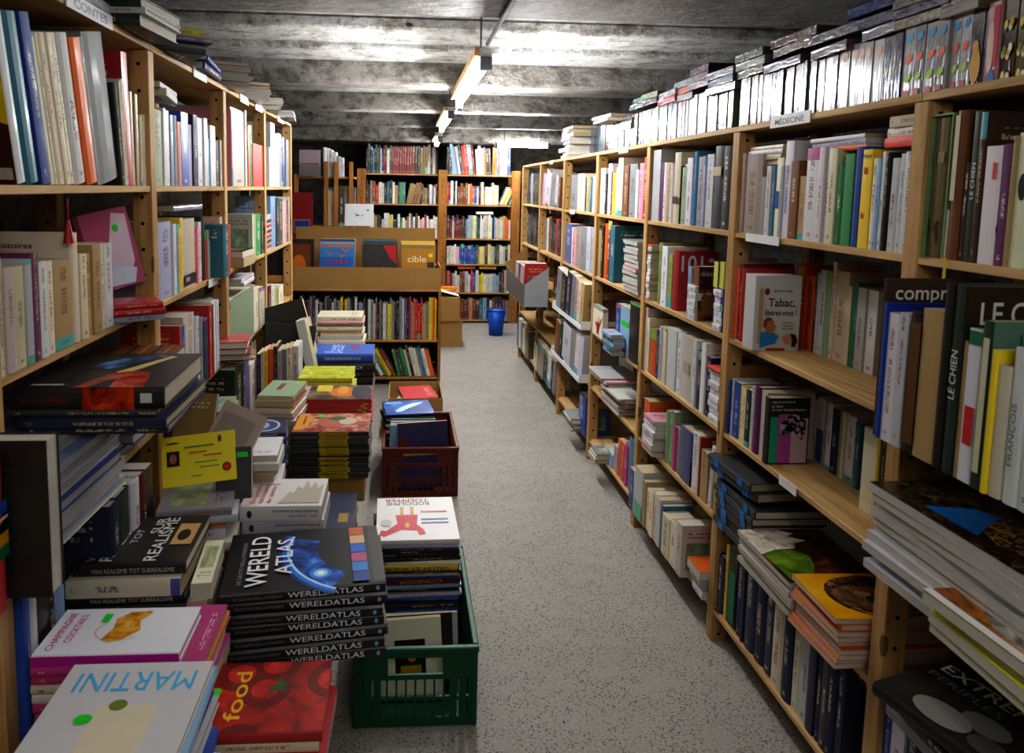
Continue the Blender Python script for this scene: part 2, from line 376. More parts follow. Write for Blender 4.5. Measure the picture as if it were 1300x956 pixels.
def make_book(t, h, d, code, hard, loc, rot, label, group=None, gloss=None, parts=True, name=None, cat='book', page=None, tagname=None, mat=None):
    if name in (None, 'paperback_book') and not hard: name = 'paperback_book' if h > .2 else 'pocket_book'
    name = name or 'hardback_book'
    if tagname: mat = mat or M_PLAIN
    COUNT[name] = COUNT.get(name, 0)+1
    colr = COL[code] if isinstance(code, str) and code in COL else (lin(code) if isinstance(code, str) else code)
    j = random.uniform(.86, 1.12); colr = tuple(min(1, x*j*random.uniform(.95, 1.05)) for x in colr[:3])+(1,)
    gl = random.random() < .45 if gloss is None else gloss
    mt = mat or (M_GLOSS if gl else M_COVER)
    pg = page or random.choice(('ddd6c4', 'e6e1d4', 'd2c5a4', 'e4e2dc', 'c9b892'))
    c, p = book_meshes(t, h, d, hard)
    if parts:
        root = empty(name, loc, rot)
        oc = c.obj('cover', mt, root); oc.color = colr
        op = p.obj('pages', M_PAGES, root); op.color = lin(pg)
    else:
        p.bm.free(); b = .001
        c.box(b+.0001, .004, .002, t-b, d-.002, h-.002, None, 1)
        root = c.obj(name, [mt, flat_pages()], None, loc); root.rotation_euler = rot; root.color = colr
    tag(root, label, cat, group)
    if tagname: REG[tagname] = (root, t, h, d)
    else:
        p_ = Vector(loc); ALL.setdefault(name, []).append((t*h/max(.5, p_.length_squared), root, t, h, d))
    return root
_fp = []
def flat_pages():
    if not _fp: _fp.append(flat('faded_page_edges', 'd8cfb8', .85, .1, 60, .2))
    return _fp[0]
def ordn(i):
    return '%d%s' % (i, 'th' if 10 <= i % 100 <= 20 else {1: 'st', 2: 'nd', 3: 'rd'}.get(i % 10, 'th'))
KW = {'paperback_book': 'paperback', 'hardback_book': 'hardback', 'magazine': 'magazine', 'video_tape': 'video tape', 'record_sleeve': 'record sleeve'}
def row(items, side, plane, Z, crop, where, group, bay=None, lean=0, top=None, depth=None, hardp=.4, parts=True, kind=None, dmax=.3, tape=False):
    """one row of upright things on a shelf.  items: 'x0 | xr,ytop,code ...' read along the shelf; side R, L or B"""
    x0, y0, s = crop
    st, its = items.split('|'); xl = x0+float(st)*s; n = ORD.get(where, 0)
    ax = 'X' if side == 'B' else 'Y'
    fixed = {'Y': plane, 'Z': Z} if side == 'B' else {'X': plane, 'Z': Z}
    rz = {'R': -PI/2, 'L': PI/2, 'B': 0}[side]
    for it in its.split():
        f = it.split(','); xr = x0+float(f[0])*s; code = f[2]
        a = solve(ax, fixed, px=xl); b = solve(ax, fixed, px=xr); xl = xr
        if code[0] == '_': continue
        fl = code[1:]; code = code[0]; nm = None; gl = None; ln = lean; sb = 0; hd = random.random() < hardp
        if '@' in fl: fl, nm = fl.split('@')
        mm = re.search(r'/(-?[0-9.]+)', fl)
        if mm: ln = float(mm.group(1))
        mm = re.search(r'\+([0-9]+)', fl)
        if mm: sb = float(mm.group(1))/1000
        if 'h' in fl: hd = True
        if 's' in fl: hd = False
        if 'g' in fl: gl = True
        if bay:
            a = min(max(a, bay[0]), bay[1]); b = min(max(b, bay[0]), bay[1])
        t = abs(b-a)-.0006
        if t < .003: continue
        P = dict(fixed); P[ax] = (a+b)/2
        zt = solve('Z', P, py=y0+float(f[1])*s)
        lr = math.radians(ln)
        h = (zt-Z)/math.cos(lr)
        t2 = t*math.cos(lr)
        nx = [z for z in LEVELS.get(side, ()) if z > Z+.05]
        if side == 'B' and Y_BACK[0] > plane+.5: nx = []
        lim = top or (min(nx) if nx and not tape else None)
        if lim: h = min(h, (lim-Z-.004-t2*abs(math.sin(lr)))/math.cos(lr))
        h = max(h, .07); d = depth or min(dmax, max(.1, h*random.uniform(.62, .76)))
        n += 1; ORD[where] = n
        lab = '%s %s, %s from left %s' % (CN[code], ('video tape' if tape else KW[kind] if kind else 'hardback book' if hd else 'paperback book'), ordn(n), where)
        pv = t2 if lr > 0 else 0.0   # pivot on the lower corner it leans towards
        M = Matrix.Rotation(rz, 4, 'Z') @ Matrix.Rotation(lr, 4, 'Y')
        base = Vector((plane, a, Z)) if side != 'B' else Vector((a, plane, Z))
        dirv = {'R': Vector((0, -1, 0)), 'L': Vector((0, 1, 0)), 'B': Vector((1, 0, 0))}[side]
        inn = {'R': Vector((1, 0, 0)), 'L': Vector((-1, 0, 0)), 'B': Vector((0, 1, 0))}[side]
        loc = base + dirv*(.0003 + (t if lr > 0 else 0)) + inn*(sb+random.uniform(0, .008)) - (M @ Vector((pv, 0, 0)))
        loc.z = Z + abs(math.sin(lr))*0.0 - (M @ Vector((pv, 0, 0))).z + .0004
        rot = M.to_euler()
        if tape: video_tape(t2, h, depth or .1, code, loc, rot, lab, group, nm)
        else: make_book(t2, h, d, code, hd, loc, rot, lab, group, gl, parts, kind, tagname=nm, cat='magazine' if kind == 'magazine' else 'record' if kind == 'record_sleeve' else 'book')
def video_tape(t, h, d, code, loc, rot, label, group, nm=None):
    b = MB(); b.box(0, 0, 0, t, d, h)
    b.bm.faces.ensure_lookup_table()
    for f in b.bm.faces:
        if f.calc_center_median().y < 1e-6:
            for l in f.loops: l[b.uv].uv = (l.vert.co.x/t, l.vert.co.z/h)
    o = b.obj('video_tape', M_TAPE_P if nm else M_TAPE, None, loc, min(.0012, t*.1)); o.rotation_euler = rot; c = COL[code] if nm or code not in 'wWCcp' else tuple(x*.55 for x in COL[code]); j = random.uniform(.28, .8)
    o.color = tuple(min(1, x*j) for x in c[:3])+(1,); tag(o, label, 'video tape', group); COUNT['video_tape'] = COUNT.get('video_tape', 0)+1
    if nm: REG[nm] = (o, t, h, d)
    return o
def seqrow(seq, x0, x1, hts, side, plane, Z, where, group, jit=.3, lean=0, **kw):
    """a row given as colour codes of about equal width between two columns of the view"""
    ws = [random.uniform(1-jit, 1+jit) for _ in seq]; tot = sum(ws); x = x0; parts_ = []
    ax = 'X' if side == 'B' else 'Y'; fx = {'Y': plane, 'Z': Z} if side == 'B' else {'X': plane, 'Z': Z}
    rz = {'R': -PI/2, 'L': PI/2, 'B': 0}[side]
    for c, w in zip(seq, ws):
        xr = x+(x1-x0)*w/tot
        P = dict(fx); P[ax] = solve(ax, fx, px=(x+xr)/2); P['Z'] = Z+random.uniform(*hts)
        yt = proj((P['X'], P['Y'], P['Z']))[1]
        parts_.append('%.3f,%.2f,%s' % (xr, yt, c)); x = xr
    row('%.3f | ' % x0 + ' '.join(parts_), side, plane, Z, (0, 0, 1), where, group, lean=lean, **kw)
def lying(t, h, d, code, hard, cx, cy, z, rz, label, group=None, spine='near', **kw):
    """a book flat on its back cover: h along world x, spine towards the viewer (near) or turned by rz"""
    ang = rz + {'near': 0, 'far': PI, 'left': -PI/2, 'right': PI/2}[spine]
    M = Matrix.Rotation(ang, 4, 'Z') @ Matrix.Rotation(PI/2, 4, 'Y')
    loc = Vector((cx, cy, z+t)) - (M @ Vector((0, d/2, h/2)))
    return make_book(t, h, d, code, hard, loc, M.to_euler(), label, group, **kw)
def top_face(nm):
    if nm not in REG: return NoFace(nm)
    r, t, h, d = REG[nm]; return Face(r, (0, 0, 0), (0, 0, 1), (0, 1, 0), h, d)          # upper cover of a lying book: a along spine, b away from spine
def spine_face(nm):
    if nm not in REG: return NoFace(nm)
    r, t, h, d = REG[nm]; return Face(r, (t, -.0006, 0), (0, 0, 1), (-1, 0, 0), h, t)     # lying book's spine, read from the spine side
def near_face_r(nm):
    if nm not in REG: return NoFace(nm)
    r, t, h, d = REG[nm]; return Face(r, (t, 0, 0), (0, 1, 0), (0, 0, 1), d, h)       # right shelves: cover turned to the viewer
def near_face_l(nm):
    if nm not in REG: return NoFace(nm)
    r, t, h, d = REG[nm]; return Face(r, (0, d, 0), (0, -1, 0), (0, 0, 1), d, h)
def spine_up(nm):
    if nm not in REG: return NoFace(nm)
    r, t, h, d = REG[nm]; return Face(r, (0, -.0006, 0), (1, 0, 0), (0, 0, 1), t, h)
def pile(nm, Zt, xl, xr, yf, zb, d, items, where, group, rz=0, spine='near', kind=None, jit=.012, hard=None, labels=None, tags=None, fill=True, length=None, dw=None):
    """a pile whose top front edge runs from column xl to xr at line yf of the view; items top to bottom 'code thickness'"""
    A = at_z(xl, yf, Zt); B = at_z(xr, yf, Zt); L = length or (B-A).length
    c = (A+B)/2; cx, cy = c.x, c.y+d/2
    its = items.split(); th = [(i[0], float(i[1:].rstrip('hs'))/1000, i.endswith('h')) for i in its]
    zt = Zt; k = 0; out = []
    while True:
        if k < len(th): co, t, hd = th[k]
        elif fill and zt-zb > .012: co, t, hd = th[k % len(th)]; t = min(t, zt-zb)
        else: break
        if zt-t < zb-.004: break
        out.append((co, t, hd, zt-t)); zt -= t; k += 1
    off = zb-out[-1][3] if out else 0
    n = len(out)
    for i, (co, t, hd, z) in enumerate(out):
        jx = 0 if i == 0 else random.uniform(-jit, jit); jy = 0 if i == 0 else random.uniform(-jit, jit)
        hh = L*(1 if i == 0 else random.uniform(1-(dw or .02), 1+(dw or .02))); dd = d*(1 if i == 0 else random.uniform(1-(dw or .02), 1+(dw or .02)))
        kn = kind or ('hardback_book' if hd else 'paperback_book')
        if labels and i < len(labels) and labels[i]: lb = labels[i]
        else: lb = '%s %s, %s from top of %s' % (CN[co], KW[kn] + (' book' if kn.endswith('book') else ''), ordn(i+1), where)
        if spine in ('left', 'right'): hh, dd = dd, hh
        lying(t-.0005, hh, dd, co, hd, cx+jx, cy+jy, z+off, rz+(0 if i == 0 else random.uniform(-.03, .03)), lb, group, spine, name=kn, tagname=(tags[i] if tags and i < len(tags) else None), cat='magazine' if kn == 'magazine' else 'book')
    return cx, cy, L
# ------------------------------------------------------------------ the room
struct(box_obj('floor', -1.65, -1.6, -.06, 2.45, 8.8, 0, M_FLOOR))
struct(box_obj('ceiling', -1.65, -1.6, 2.42, 2.45, 8.8, 2.5, M_CEIL))
struct(box_obj('wall_left', -1.65, -1.6, 0, -1.5, 8.8, 2.42, M_WALL))
struct(box_obj('wall_right', 2.3, -1.6, 0, 2.45, 8.8, 2.42, M_WALL))
struct(box_obj('wall_back', -1.5, 8.62, 0, 2.3, 8.8, 2.42, M_WALL))
struct(box_obj('wall_front', -1.5, -1.6, 0, 2.3, -1.45, 2.42, M_WALL))
for i, (a, b, z) in enumerate(((-.6, .3, 2.22), (1.35, 2.74, 2.22), (4.38, 4.62, 2.2), (5.95, 6.15, 2.21), (7.35, 7.5, 2.2), (7.98, 8.6, 2.085))):  # first beam, unseen above the viewer, put in to contain the light
    bm_ = MB(); bm_.box(-1.5, a, z, 2.3, b, 2.42); struct(bm_.obj('trim_%d' % (i+1), M_BEAM, None, None, .012))
for i, (a, b, z) in enumerate(((2.74, 3.02, 2.385), (3.62, 4.0, 2.36), (4.0, 4.38, 2.33), (4.62, 5.0, 2.38), (5.5, 5.95, 2.35), (6.15, 6.6, 2.37), (6.95, 7.35, 2.34))):
    bm_ = MB(); bm_.box(-1.5, a+.003, z, 2.3, b-.003, 2.42); struct(bm_.obj('trim_%d' % (i+7), M_CEIL, None, None, .01))
# ------------------------------------------------------------------ lamps
def lamp(y0, y1, label, x=.36, z=2.13, along='Y', hang=2.2, tm=None):
    r = empty('fluorescent_lamp', (x, (y0+y1)/2, z), (0, 0, 0 if along == 'Y' else -PI/2)); L = (y1-y0)/2
    tag(r, label, 'ceiling lamp', 'fluorescent lamps')
    b = MB(); b.box(-.03, -L, .028, .03, L, hang-z); b.obj('lamp_body', M_WHITE, r, None, .004)
    b = MB(); b.box(-.052, -L-.02, .03, -.031, L+.02, hang-z-.002); b.obj('wooden_batten', M_PLANK, r)
    for s in (-1, 1):
        b = MB(); b.box(-.026, s*L-.016, -.03, .026, s*L+.016, .03); b.obj('tube_holder', M_GREYP, r, None, .004)
    b = MB(); b.cyl((0, -L*.7, hang-z+.0002), (0, -L*.7, 2.4205-z), .005, 6); b.obj('hanger_rod', M_GREYP, r)
    b = MB(); b.cyl((0, L*.7, hang-z+.0002), (0, L*.7, 2.4205-z), .005, 6); b.obj('hanger_rod', M_GREYP, r)
    b = MB(); b.cyl((0, -L+.018, 0), (0, L-.018, 0), .0185, 14); b.obj('fluorescent_tube', tm or M_TUBE, r)
lamp(3.2, 4.72, 'nearest lit fluorescent tube lamp hanging above the aisle')
lamp(5.5, 6.85, 'second lit fluorescent tube lamp along the aisle ceiling', z=2.135)
lamp(7.12, 7.9, 'farthest lit fluorescent tube lamp above the aisle, seen end on', z=2.06, hang=2.13)
lamp(-1.2, .35, 'lit fluorescent tube lamp on the ceiling behind the viewer', tm=M_TUBE_DIM)
lamp(.92, 1.5, 'lit fluorescent tube lamp crossing above the back right bookcase', x=1.2, z=2.06, along='X', hang=2.105)
bpy.data.objects['fluorescent_lamp.004'].location = (1.3, 7.8, 2.055)
c2_ = MB(); c2_.cyl((.41, 4.4, 2.1915), (.41, 6.0, 2.1915), .008, 8); tag(c2_.obj('cable_conduit', M_GREYP), 'short grey conduit joining the first and second aisle lamps', 'conduit')
c_ = MB(); c_.cyl((.362, .42, 2.2105), (.362, 3.17, 2.2105), .009, 8)
tag(c_.obj('cable_conduit', M_GREYP), 'thin grey cable conduit running along the ceiling to the lamps', 'conduit')
# ------------------------------------------------------------------ bookcases
def post_obj(root, x, y, z0, z1, wx=.055, wy=.044, mat=M_POST):
    return box_obj('post', x-wx/2, y-wy/2, z0, x+wx/2, y+wy/2, z1, mat, root, .002, True)
def case(label, X0, Xb, ys, levels, th=.018, ztop=None, skip=(), group='pine bookcases'):
    """run of bays along y, front posts at X0, back posts at Xb; levels = lower faces of the boards"""
    r = empty('bookcase', ((X0+Xb)/2, (ys[0]+ys[-1])/2, 0)); inv = -r.location; tag(r, label, 'bookcase', group)
    sg = 1 if Xb > X0 else -1
    kids = []
    for y in ys:
        kids.append(post_obj(None, X0+sg*.0275, y, 0, ztop)); kids.append(post_obj(None, Xb-sg*.0275, y, 0, ztop))
        for z in (.3, .95, 1.6):
            kids.append(box_obj('rung', min(X0+sg*.056, Xb-sg*.056), y-.011, z, max(X0+sg*.056, Xb-sg*.056), y+.011, z+.045, M_PLANKX))
    top = max(levels)
    for a, b in zip(ys, ys[1:]):
        for z in levels:
            if (round(a, 2), z) in skip: continue
            e = -.0005 if z == top else .0225
            if z == top:
                kids.append(box_obj('shelf', min(X0, Xb), a+.0003, z, max(X0, Xb), b-.0003, z+th, M_PLANK, None, .0015, True))
            else:
                kids.append(box_obj('shelf', min(X0+sg*.003, Xb), a+e, z, max(X0+sg*.003, Xb), b-e, z+th, M_PLANK, None, .0015, True))
        kids.append(box_obj('steel_brace', min(Xb-sg*.06, Xb-sg*.064), a+.03, top-.05, max(Xb-sg*.06, Xb-sg*.064), b-.03, top-.02, M_STEEL))
    for k in kids: k.location += inv; k.parent = r
    return r
RY = [.624, 1.469, 2.314, 3.159, 4.004, 4.849, 5.694, 6.54]
RL = [.107, .43, .747, 1.076, 1.433, 1.78]
case('long pine bookcase with peg holes along the right wall', 1.10, 1.42, RY, RL, ztop=1.779)
LY = [.44, 1.28, 2.115, 2.955, 3.79, 4.66]
LL = [.11, .49, .845, 1.207, 1.555, 1.955]
case('long pine bookcase with peg holes along the left wall', -.72, -1.04, LY, LL, ztop=1.954)
LEVELS['R'] = RL; LEVELS['L'] = LL; LEVELS['B'] = [.02, .345, .68, .98, 1.375, 1.72]
def rbay(i): return (RY[i]+.0226, RY[i+1]-.0226)
def lbay(i): return (LY[i]+.0226, LY[i+1]-.0226)
RT_ = [z+.018 for z in RL]; LT_ = [z+.018 for z in LL]
# the back bookcase facing the viewer
BX = [-.48, .455, 1.31]; BY = 8.22; BL = [.02, .345, .68, .98, 1.375, 1.72]
r = empty('bookcase', (.4, BY+.15, 0)); tag(r, 'aged pine bookcase across the back wall behind the aisle', 'bookcase', 'pine bookcases'); kids = []
for x in BX:
    kids.append(post_obj(None, x, BY+.02, 0, 1.79, .1, .05, M_POSTB)); kids.append(post_obj(None, x, BY+.33, 0, 1.79, .1, .05, M_POSTB))
for a, b in zip(BX, BX[1:]):
    for z in BL: kids.append(box_obj('shelf', a+.051, BY, z, b-.051, BY+.33, z+.018, M_PLANKX, None, .001, True))
for k in kids: k.location -= r.location; k.parent = r
# shelf label cards
def card(side, y, z, w, h, s, label, colour='33363c', w2=None):
    x = 1.0965 if side == 'R' else -.7165
    o = empty('shelf_label', (x, y, z)); tag(o, label, 'label', 'shelf label cards')
    b = MB(); sx = .0015
    b.box(-sx, -w/2, -h/2, sx, w/2, h/2); b.obj('card', M_LABEL, o)
    if s:
        u = Vector((0, -1, 0)) if side == 'R' else Vector((0, 1, 0))
        text(o, s, 'lettering', Vector((-sx-.0006 if side == 'R' else sx+.0006, 0, -h*.3)) - u*(w*.36), u, (0, 0, 1), w*.72, h*.6, colour, True)
card('R', 1.985, 1.79, .21, .034, 'MÉDECINE', 'white card reading MÉDECINE on the top shelf edge, right bookcase')
card('R', 3.52, 1.784, .15, .03, 'SEXO', 'white handwritten card on the top shelf edge, right bookcase far half')
card('R', 5.25, 1.784, .11, .028, None, 'small white card on the far top shelf edge, right bookcase')
card('R', 2.1, 1.44, .2, .026, None, 'long white paper label on the second shelf edge, right bookcase')
card('R', 4.55, 1.44, .13, .028, None, 'white label below the far tan books, right bookcase')
card('R', 1.87, .756, .09, .026, None, 'small torn label on the bare shelf edge, right bookcase')
card('L', 1.72, 1.968, .24, .034, 'CONTES', 'white card reading CONTES on the near top shelf edge, left bookcase', '8a8fb0')
card('L', 2.6, 1.962, .16, .034, None, 'white handwritten card on the top shelf edge beside blue folder', '8a8fb0')
card('L', 3.3, 1.96, .17, .034, None, 'blank white card on the top shelf edge below white papers')
card('L', 3.62, 1.96, .17, .034, None, 'second blank white card on the top shelf edge, left bookcase')
card('L', 4.25, 1.96, .2, .034, None, 'farthest blank white card on the top shelf edge, left bookcase')
card('L', 2.72, 1.212, .13, .03, None, 'torn white paper label on the third shelf edge, left bookcase')
# ------------------------------------------------------------------ right bookcase, second shelf from the top
A2 = 'medicine shelf, right bookcase'; XR = 1.108
C1 = (1140, 120, .2614)
row('44 | 132,112,Ohg@olive_a 200,112,Ohg@olive_b', 'R', XR, RT_[4], C1, 'in green slipcase, nearest upper right shelf', 'olive volumes in a green slipcase', (RY[0]+.0226, RY[1]-.028))
row('200 | 219,560,C 270,78,m@brown_band 299,330,M 336,80,Gg@chien_u 366,85,M 372,70,Gg@chien_u2 448,250,wsg@white_u 495,240,Ps 511,200,ts 612,182,Cs@cream_u 660,200,R 705,190,c 755,230,B 810,170,w', 'R', XR, RT_[4], C1, 'on nearest upper right shelf beside slipcase', 'books on the nearest upper right shelf', rbay(0))
C2 = (920, 140, .2092)
row('3 | 42,158,Mhg 74,160,Ehg 95,262,Qh 190,268,Qh 226,405,es 253,338,ws 277,335,kh 311,290,Cs@band 329,340,W 374,186,wg@medrouge 420,308,m 464,400,t 536,228,w 566,224,w 598,224,W 642,232,c 682,330,g 736,265,g 790,222,Bh 845,238,yg@huyt 880,292,C 904,290,L 924,250,w 949,256,b 1004,290,w 1038,262,w 1106,250,w', 'R', XR, RT_[4], C2, A2, 'medicine books on the second shelf', rbay(1), hardp=.25)
C3 = (810, 170, .1569)
row('93 | 153,130,Wg@comp 180,240,Pg 206,232,w 240,232,ts 262,240,w 310,150,ch@square 316,260,b 370,270,s 412,195,ws 438,142,u 500,185,eh 518,178,v 572,165,w 640,98,Eh@leather 700,98,Eh', 'R', XR, RT_[4], C3, 'second shelf above the red 101 book', 'books on the second shelf above the diet books', rbay(2), hardp=.3)
C4 = (700, 180, .136)
row('388 | 410,165,Bg 437,258,v 480,245,w 497,300,b 531,205,w 550,282,P 581,285,y 606,240,w 650,150,C 696,220,m 766,208,e 790,260,w 832,200,p 882,140,rg', 'R', XR, RT_[4], C4, 'second shelf beside the red and white spine', 'books on the second shelf third bay', rbay(3))
row('166 | 226,312,e 286,296,c 300,320,c 314,335,b 326,330,c 347,330,t 362,345,k 384,320,w', 'R', XR, RT_[4], C4, 'far second shelf beside the tall blue book', 'books on the far second shelf', rbay(4))
C5 = (640, 150, .1883)
row('212 | 250,378,v/8 268,380,p/8 300,376,W/14 330,378,e/14 352,400,w/14 366,400,m/10', 'R', XR, RT_[4], C5, 'far second shelf in front of dark bay', 'magazines on the farthest second shelf', rbay(5), kind='magazine')
# ------------------------------------------------------------------ right bookcase, third shelf
C6 = (1090, 340, .2823)
dw_ = 'beside the LE CHIEN book on third shelf'; dg_ = 'dog and animal books on the third shelf'
row('44 | 63,48,Mhg@compre 84,158,Bg@bluecov', 'R', .955, RT_[3], C6, dw_, dg_, (0, 1.4464), hardp=.3)
row('84 | 131,205,wg 166,205,Wg 224,200,bh@bpanel 312,190,tsg@tanfat', 'R', .955, RT_[3], C6, dw_, dg_, rbay(0), hardp=.3)
row('312 | 346,70,bhg@black_s 408,80,Ghg@chien_v 425,330,ts 492,278,w@redmark 538,240,Gsg@leca 560,370,ysg@yel 612,440,Cs@lecream 690,365,wg@whitev 740,342,w 800,330,R 870,300,c 940,320,b 1010,300,w', 'R', .955, RT_[3], C6, dw_, dg_, rbay(0), hardp=.3)
C7 = (900, 310, .1779)
row('84 | 124,100,q 148,178,x 178,178,x 200,135,Rg 224,175,rg@redtabac', 'R', XR, RT_[3], C7, 'behind the Tabac book on third shelf', 'red books beside the Tabac book', rbay(1))
row('228 | 300,216,wg@tabac', 'R', XR-.028, RT_[3], C7, 'x', 'red books beside the Tabac book', rbay(1))
row('598 | 655,150,og@fbook 716,228,o 735,210,E 742,205,w 790,186,w 828,195,s 856,130,C 940,195,c 970,300,c 1005,276,g 1020,300,k 1078,312,W 1146,330,w', 'R', 1.262, RT_[3], C7, 'set back on third shelf right of Tabac book', 'books set back on the third shelf', rbay(1), hardp=.1, dmax=.14)
C8 = (800, 280, .1674)
row('190 | 214,168,l 222,185,g 262,195,w 290,255,l 328,228,rg@b101', 'R', XR, RT_[3], C8, 'beside the red 101 book on third shelf', 'diet books on the third shelf', rbay(2))
row('413 | 436,350,L 492,345,mg@diet', 'R', XR, RT_[3], C8, 'between two white stacks on third shelf', 'diet books on the third shelf', rbay(2))
row('608 | 640,312,Bg@bk1 664,314,Bg@bk2 688,314,Bg@bk3 712,285,q', 'R', XR, RT_[3], C8, 'blue and yellow set on third shelf', 'blue and yellow paperbacks', rbay(2))
C9 = (620, 140, .2929)
row('468 | 482,520,t 490,500,b 502,490,o 518,480,R 536,500,k', 'R', XR, RT_[3], C9, 'beside grey stack on third shelf', 'magazines beside the grey stack', rbay(3), kind='magazine', depth=.2)
row('400 | 442,712,V 447,735,w 470,745,p 500,730,Q 540,735,e 566,735,W 590,735,v', 'R', XR-.01, RT_[3], (640, 150, .1883), 'far third shelf of pale magazines', 'pale magazines on the far third shelf', rbay(4), kind='magazine')
seqrow('bkPewmbEMrbn', 684, 710, (.22, .28), 'R', XR+.04, RT_[3], 'dim far third shelf, right bookcase', 'dim books on the far third shelf', bay=rbay(5), parts=False)
seqrow('EbEnbEbbE', 668, 682, (.22, .28), 'R', XR+.02, RT_[3], 'dim last bay third shelf, right bookcase', 'dim books in the last right bay', bay=rbay(6), parts=False)
seqrow('EbneEbEb', 668, 682, (.22, .28), 'R', XR+.02, RT_[4], 'dim last bay second shelf, right bookcase', 'dim books in the last right bay', bay=rbay(6), parts=False)
seqrow('bEmnbMEbRb', 672, 706, (.2, .28), 'R', XR+.12, RT_[2], 'dim fourth shelf behind magazine box', 'dim books behind the magazine box', bay=rbay(5), parts=False)
# ------------------------------------------------------------------ right bookcase, fourth shelf
C10 = (900, 460, .1988)
row('60 | 78,115,W 114,108,B 130,106,w 171,128,Bg 190,150,y 214,170,C 243,175,G 262,155,w 298,156,Pg@purp 335,185,qs@freudb', 'R', XR, RT_[2], C10, 'beside the psychology book on fourth shelf', 'psychology books on the fourth shelf', rbay(1), hardp=.1)
row('322 | 352,222,bg@freud', 'R', 1.095, RT_[2], C10, 'x', 'psychology books on the fourth shelf', rbay(1))
row('566 | 598,330,c 640,215,bh 655,235,q 702,232,w@blueend 728,258,q 760,262,w 800,300,ng 825,312,s 838,320,C 895,345,w 912,385,n 936,390,k', 'R', 1.262, RT_[2], C10, 'set back on fourth shelf', 'books set back on the fourth shelf', rbay(1), hardp=.1, dmax=.14)
row('938 | 1030,432,Cs@tallcream 1048,405,y 1075,420,E', 'R', 1.19, RT_[2], C10, 'near the post on fourth shelf', 'books set back on the fourth shelf', rbay(1), hardp=.1, dmax=.2)
row('255 | 300,770,w 350,770,q', 'R', 1.3, RT_[2], C6, 'behind leopard stack', 'books behind the leopard stack', rbay(0))
C11 = (795, 370, .1987)
row('80 | 104,80,p 118,105,q 134,172,c 170,235,og 190,245,n 208,225,W 224,228,w 240,235,c 295,240,Wg@deface 328,265,w 404,290,qh@vellum 425,310,w 458,382,n 484,330,w 511,420,n', 'R', XR, RT_[2], C11, 'fourth shelf beside thick beige book', 'books on the fourth shelf second bay', rbay(2), hardp=.2)
C12 = (640, 320, .1883)
row('728 | 764,350,Bg 824,368,Lg@lbl 914,345,bhg', 'R', XR-.01, RT_[2], C12, 'beside the black binder on fourth shelf', 'folders on the fourth shelf third bay', rbay(3))
row('300 | 340,130,W/8 370,120,e/8 400,150,bg/8 430,140,ng/8 455,160,e/8 480,185,Q/8 500,200,q/8 535,210,t/8 560,215,e/8 580,220,W/8', 'R', XR-.05, RT_[2]+.0048, C12, 'leaning in white tray, far fourth shelf', 'magazines leaning in the upper white tray', (4.066, 4.816), kind='magazine', depth=.22)
# ------------------------------------------------------------------ right bookcase, fifth shelf and bottom shelf
C13 = (780, 470, .2196)
row('108 | 135,90,C 147,150,b 160,160,M 190,172,o', 'R', XR, RT_[1], C13, 'fifth shelf left of white stack', 'books on the fifth shelf second bay', rbay(2))
row('282 | 300,235,s 324,236,s 345,325,ig 360,338,s 428,340,V@vblue 470,365,wg 482,388,r@ec 522,470,t 546,440,w/4 578,470,E', 'R', XR, RT_[1], C13, 'fifth shelf right of white stack', 'books on the fifth shelf second bay', rbay(2))
row('330 | 360,470,m/8 380,480,G/8 430,495,W/8 460,500,e/8 480,520,w/8 510,540,W/8 540,560,v/8 565,570,W/8', 'R', XR-.05, RT_[1]+.0048, C12, 'leaning in white tray, far fifth shelf', 'magazines leaning in the lower white tray', (4.066, 4.816), kind='magazine', depth=.22)
C14 = (780, 560, .2719)
row('58 | 78,130,V 88,140,w 122,130,W@mint 135,185,t 152,225,C 170,240,C 186,245,c 202,268,w 212,300,k 246,350,c 276,380,C 300,382,q', 'R', 1.055, RT_[0], C14, 'bottom shelf left of orange book', 'worn paperbacks on the bottom shelf', rbay(2), hardp=0)
C15 = (880, 660, .2176)
row('24 | 46,150,Wh 70,180,Wh 98,222,Eh 155,215,nhg 174,150,y 224,170,bg@greent 262,220,nh 275,225,nh 330,232,nh 384,235,nh 436,300,nh 496,470,Ch 546,500,nh 590,600,C 640,640,W 680,690,n 715,700,n 750,720,E 790,760,n 830,790,n', 'R', XR, RT_[0], C15, 'bottom shelf below the painting books', 'dark blue volumes on the bottom shelf', rbay(1), top=.43)
row('900 | 960,800,e 1020,790,b 1090,780,B 1160,790,w 1240,790,n', 'R', XR, RT_[0], C15, 'bottom shelf of the nearest right bay', 'books at the bottom of the nearest right bay', rbay(0), top=.43)
C16 = (640, 440, .2093)
row('600 | 620,660,wg/10 650,640,L/6 670,600,v/6 690,560,o/6 715,580,rg/6 735,590,i/4 770,560,uh', 'R', XR, RT_[0], C16, 'bottom shelf children books third bay', 'children books on the bottom shelf', rbay(3))
row('440 | 492,290,Bhg 528,460,m/10 570,480,t/8 598,500,W/5', 'R', XR-.03, RT_[0], C16, 'bottom shelf beside tall blue binder', 'books beside the blue binder', rbay(4))
seqrow('kwBrwteGwbe', 662, 702, (.2, .26), 'R', XR-.03, RT_[0], 'far bottom shelf leaning', 'leaning books on the far bottom shelf', bay=rbay(5), lean=8, kind='magazine', depth=.2)
seqrow('kBwtewCetO', 655, 669, (.2, .3), 'R', XR-.03, RT_[0], 'far bottom shelf by blue bucket', 'pale books on the far bottom shelf', bay=rbay(6), parts=False)
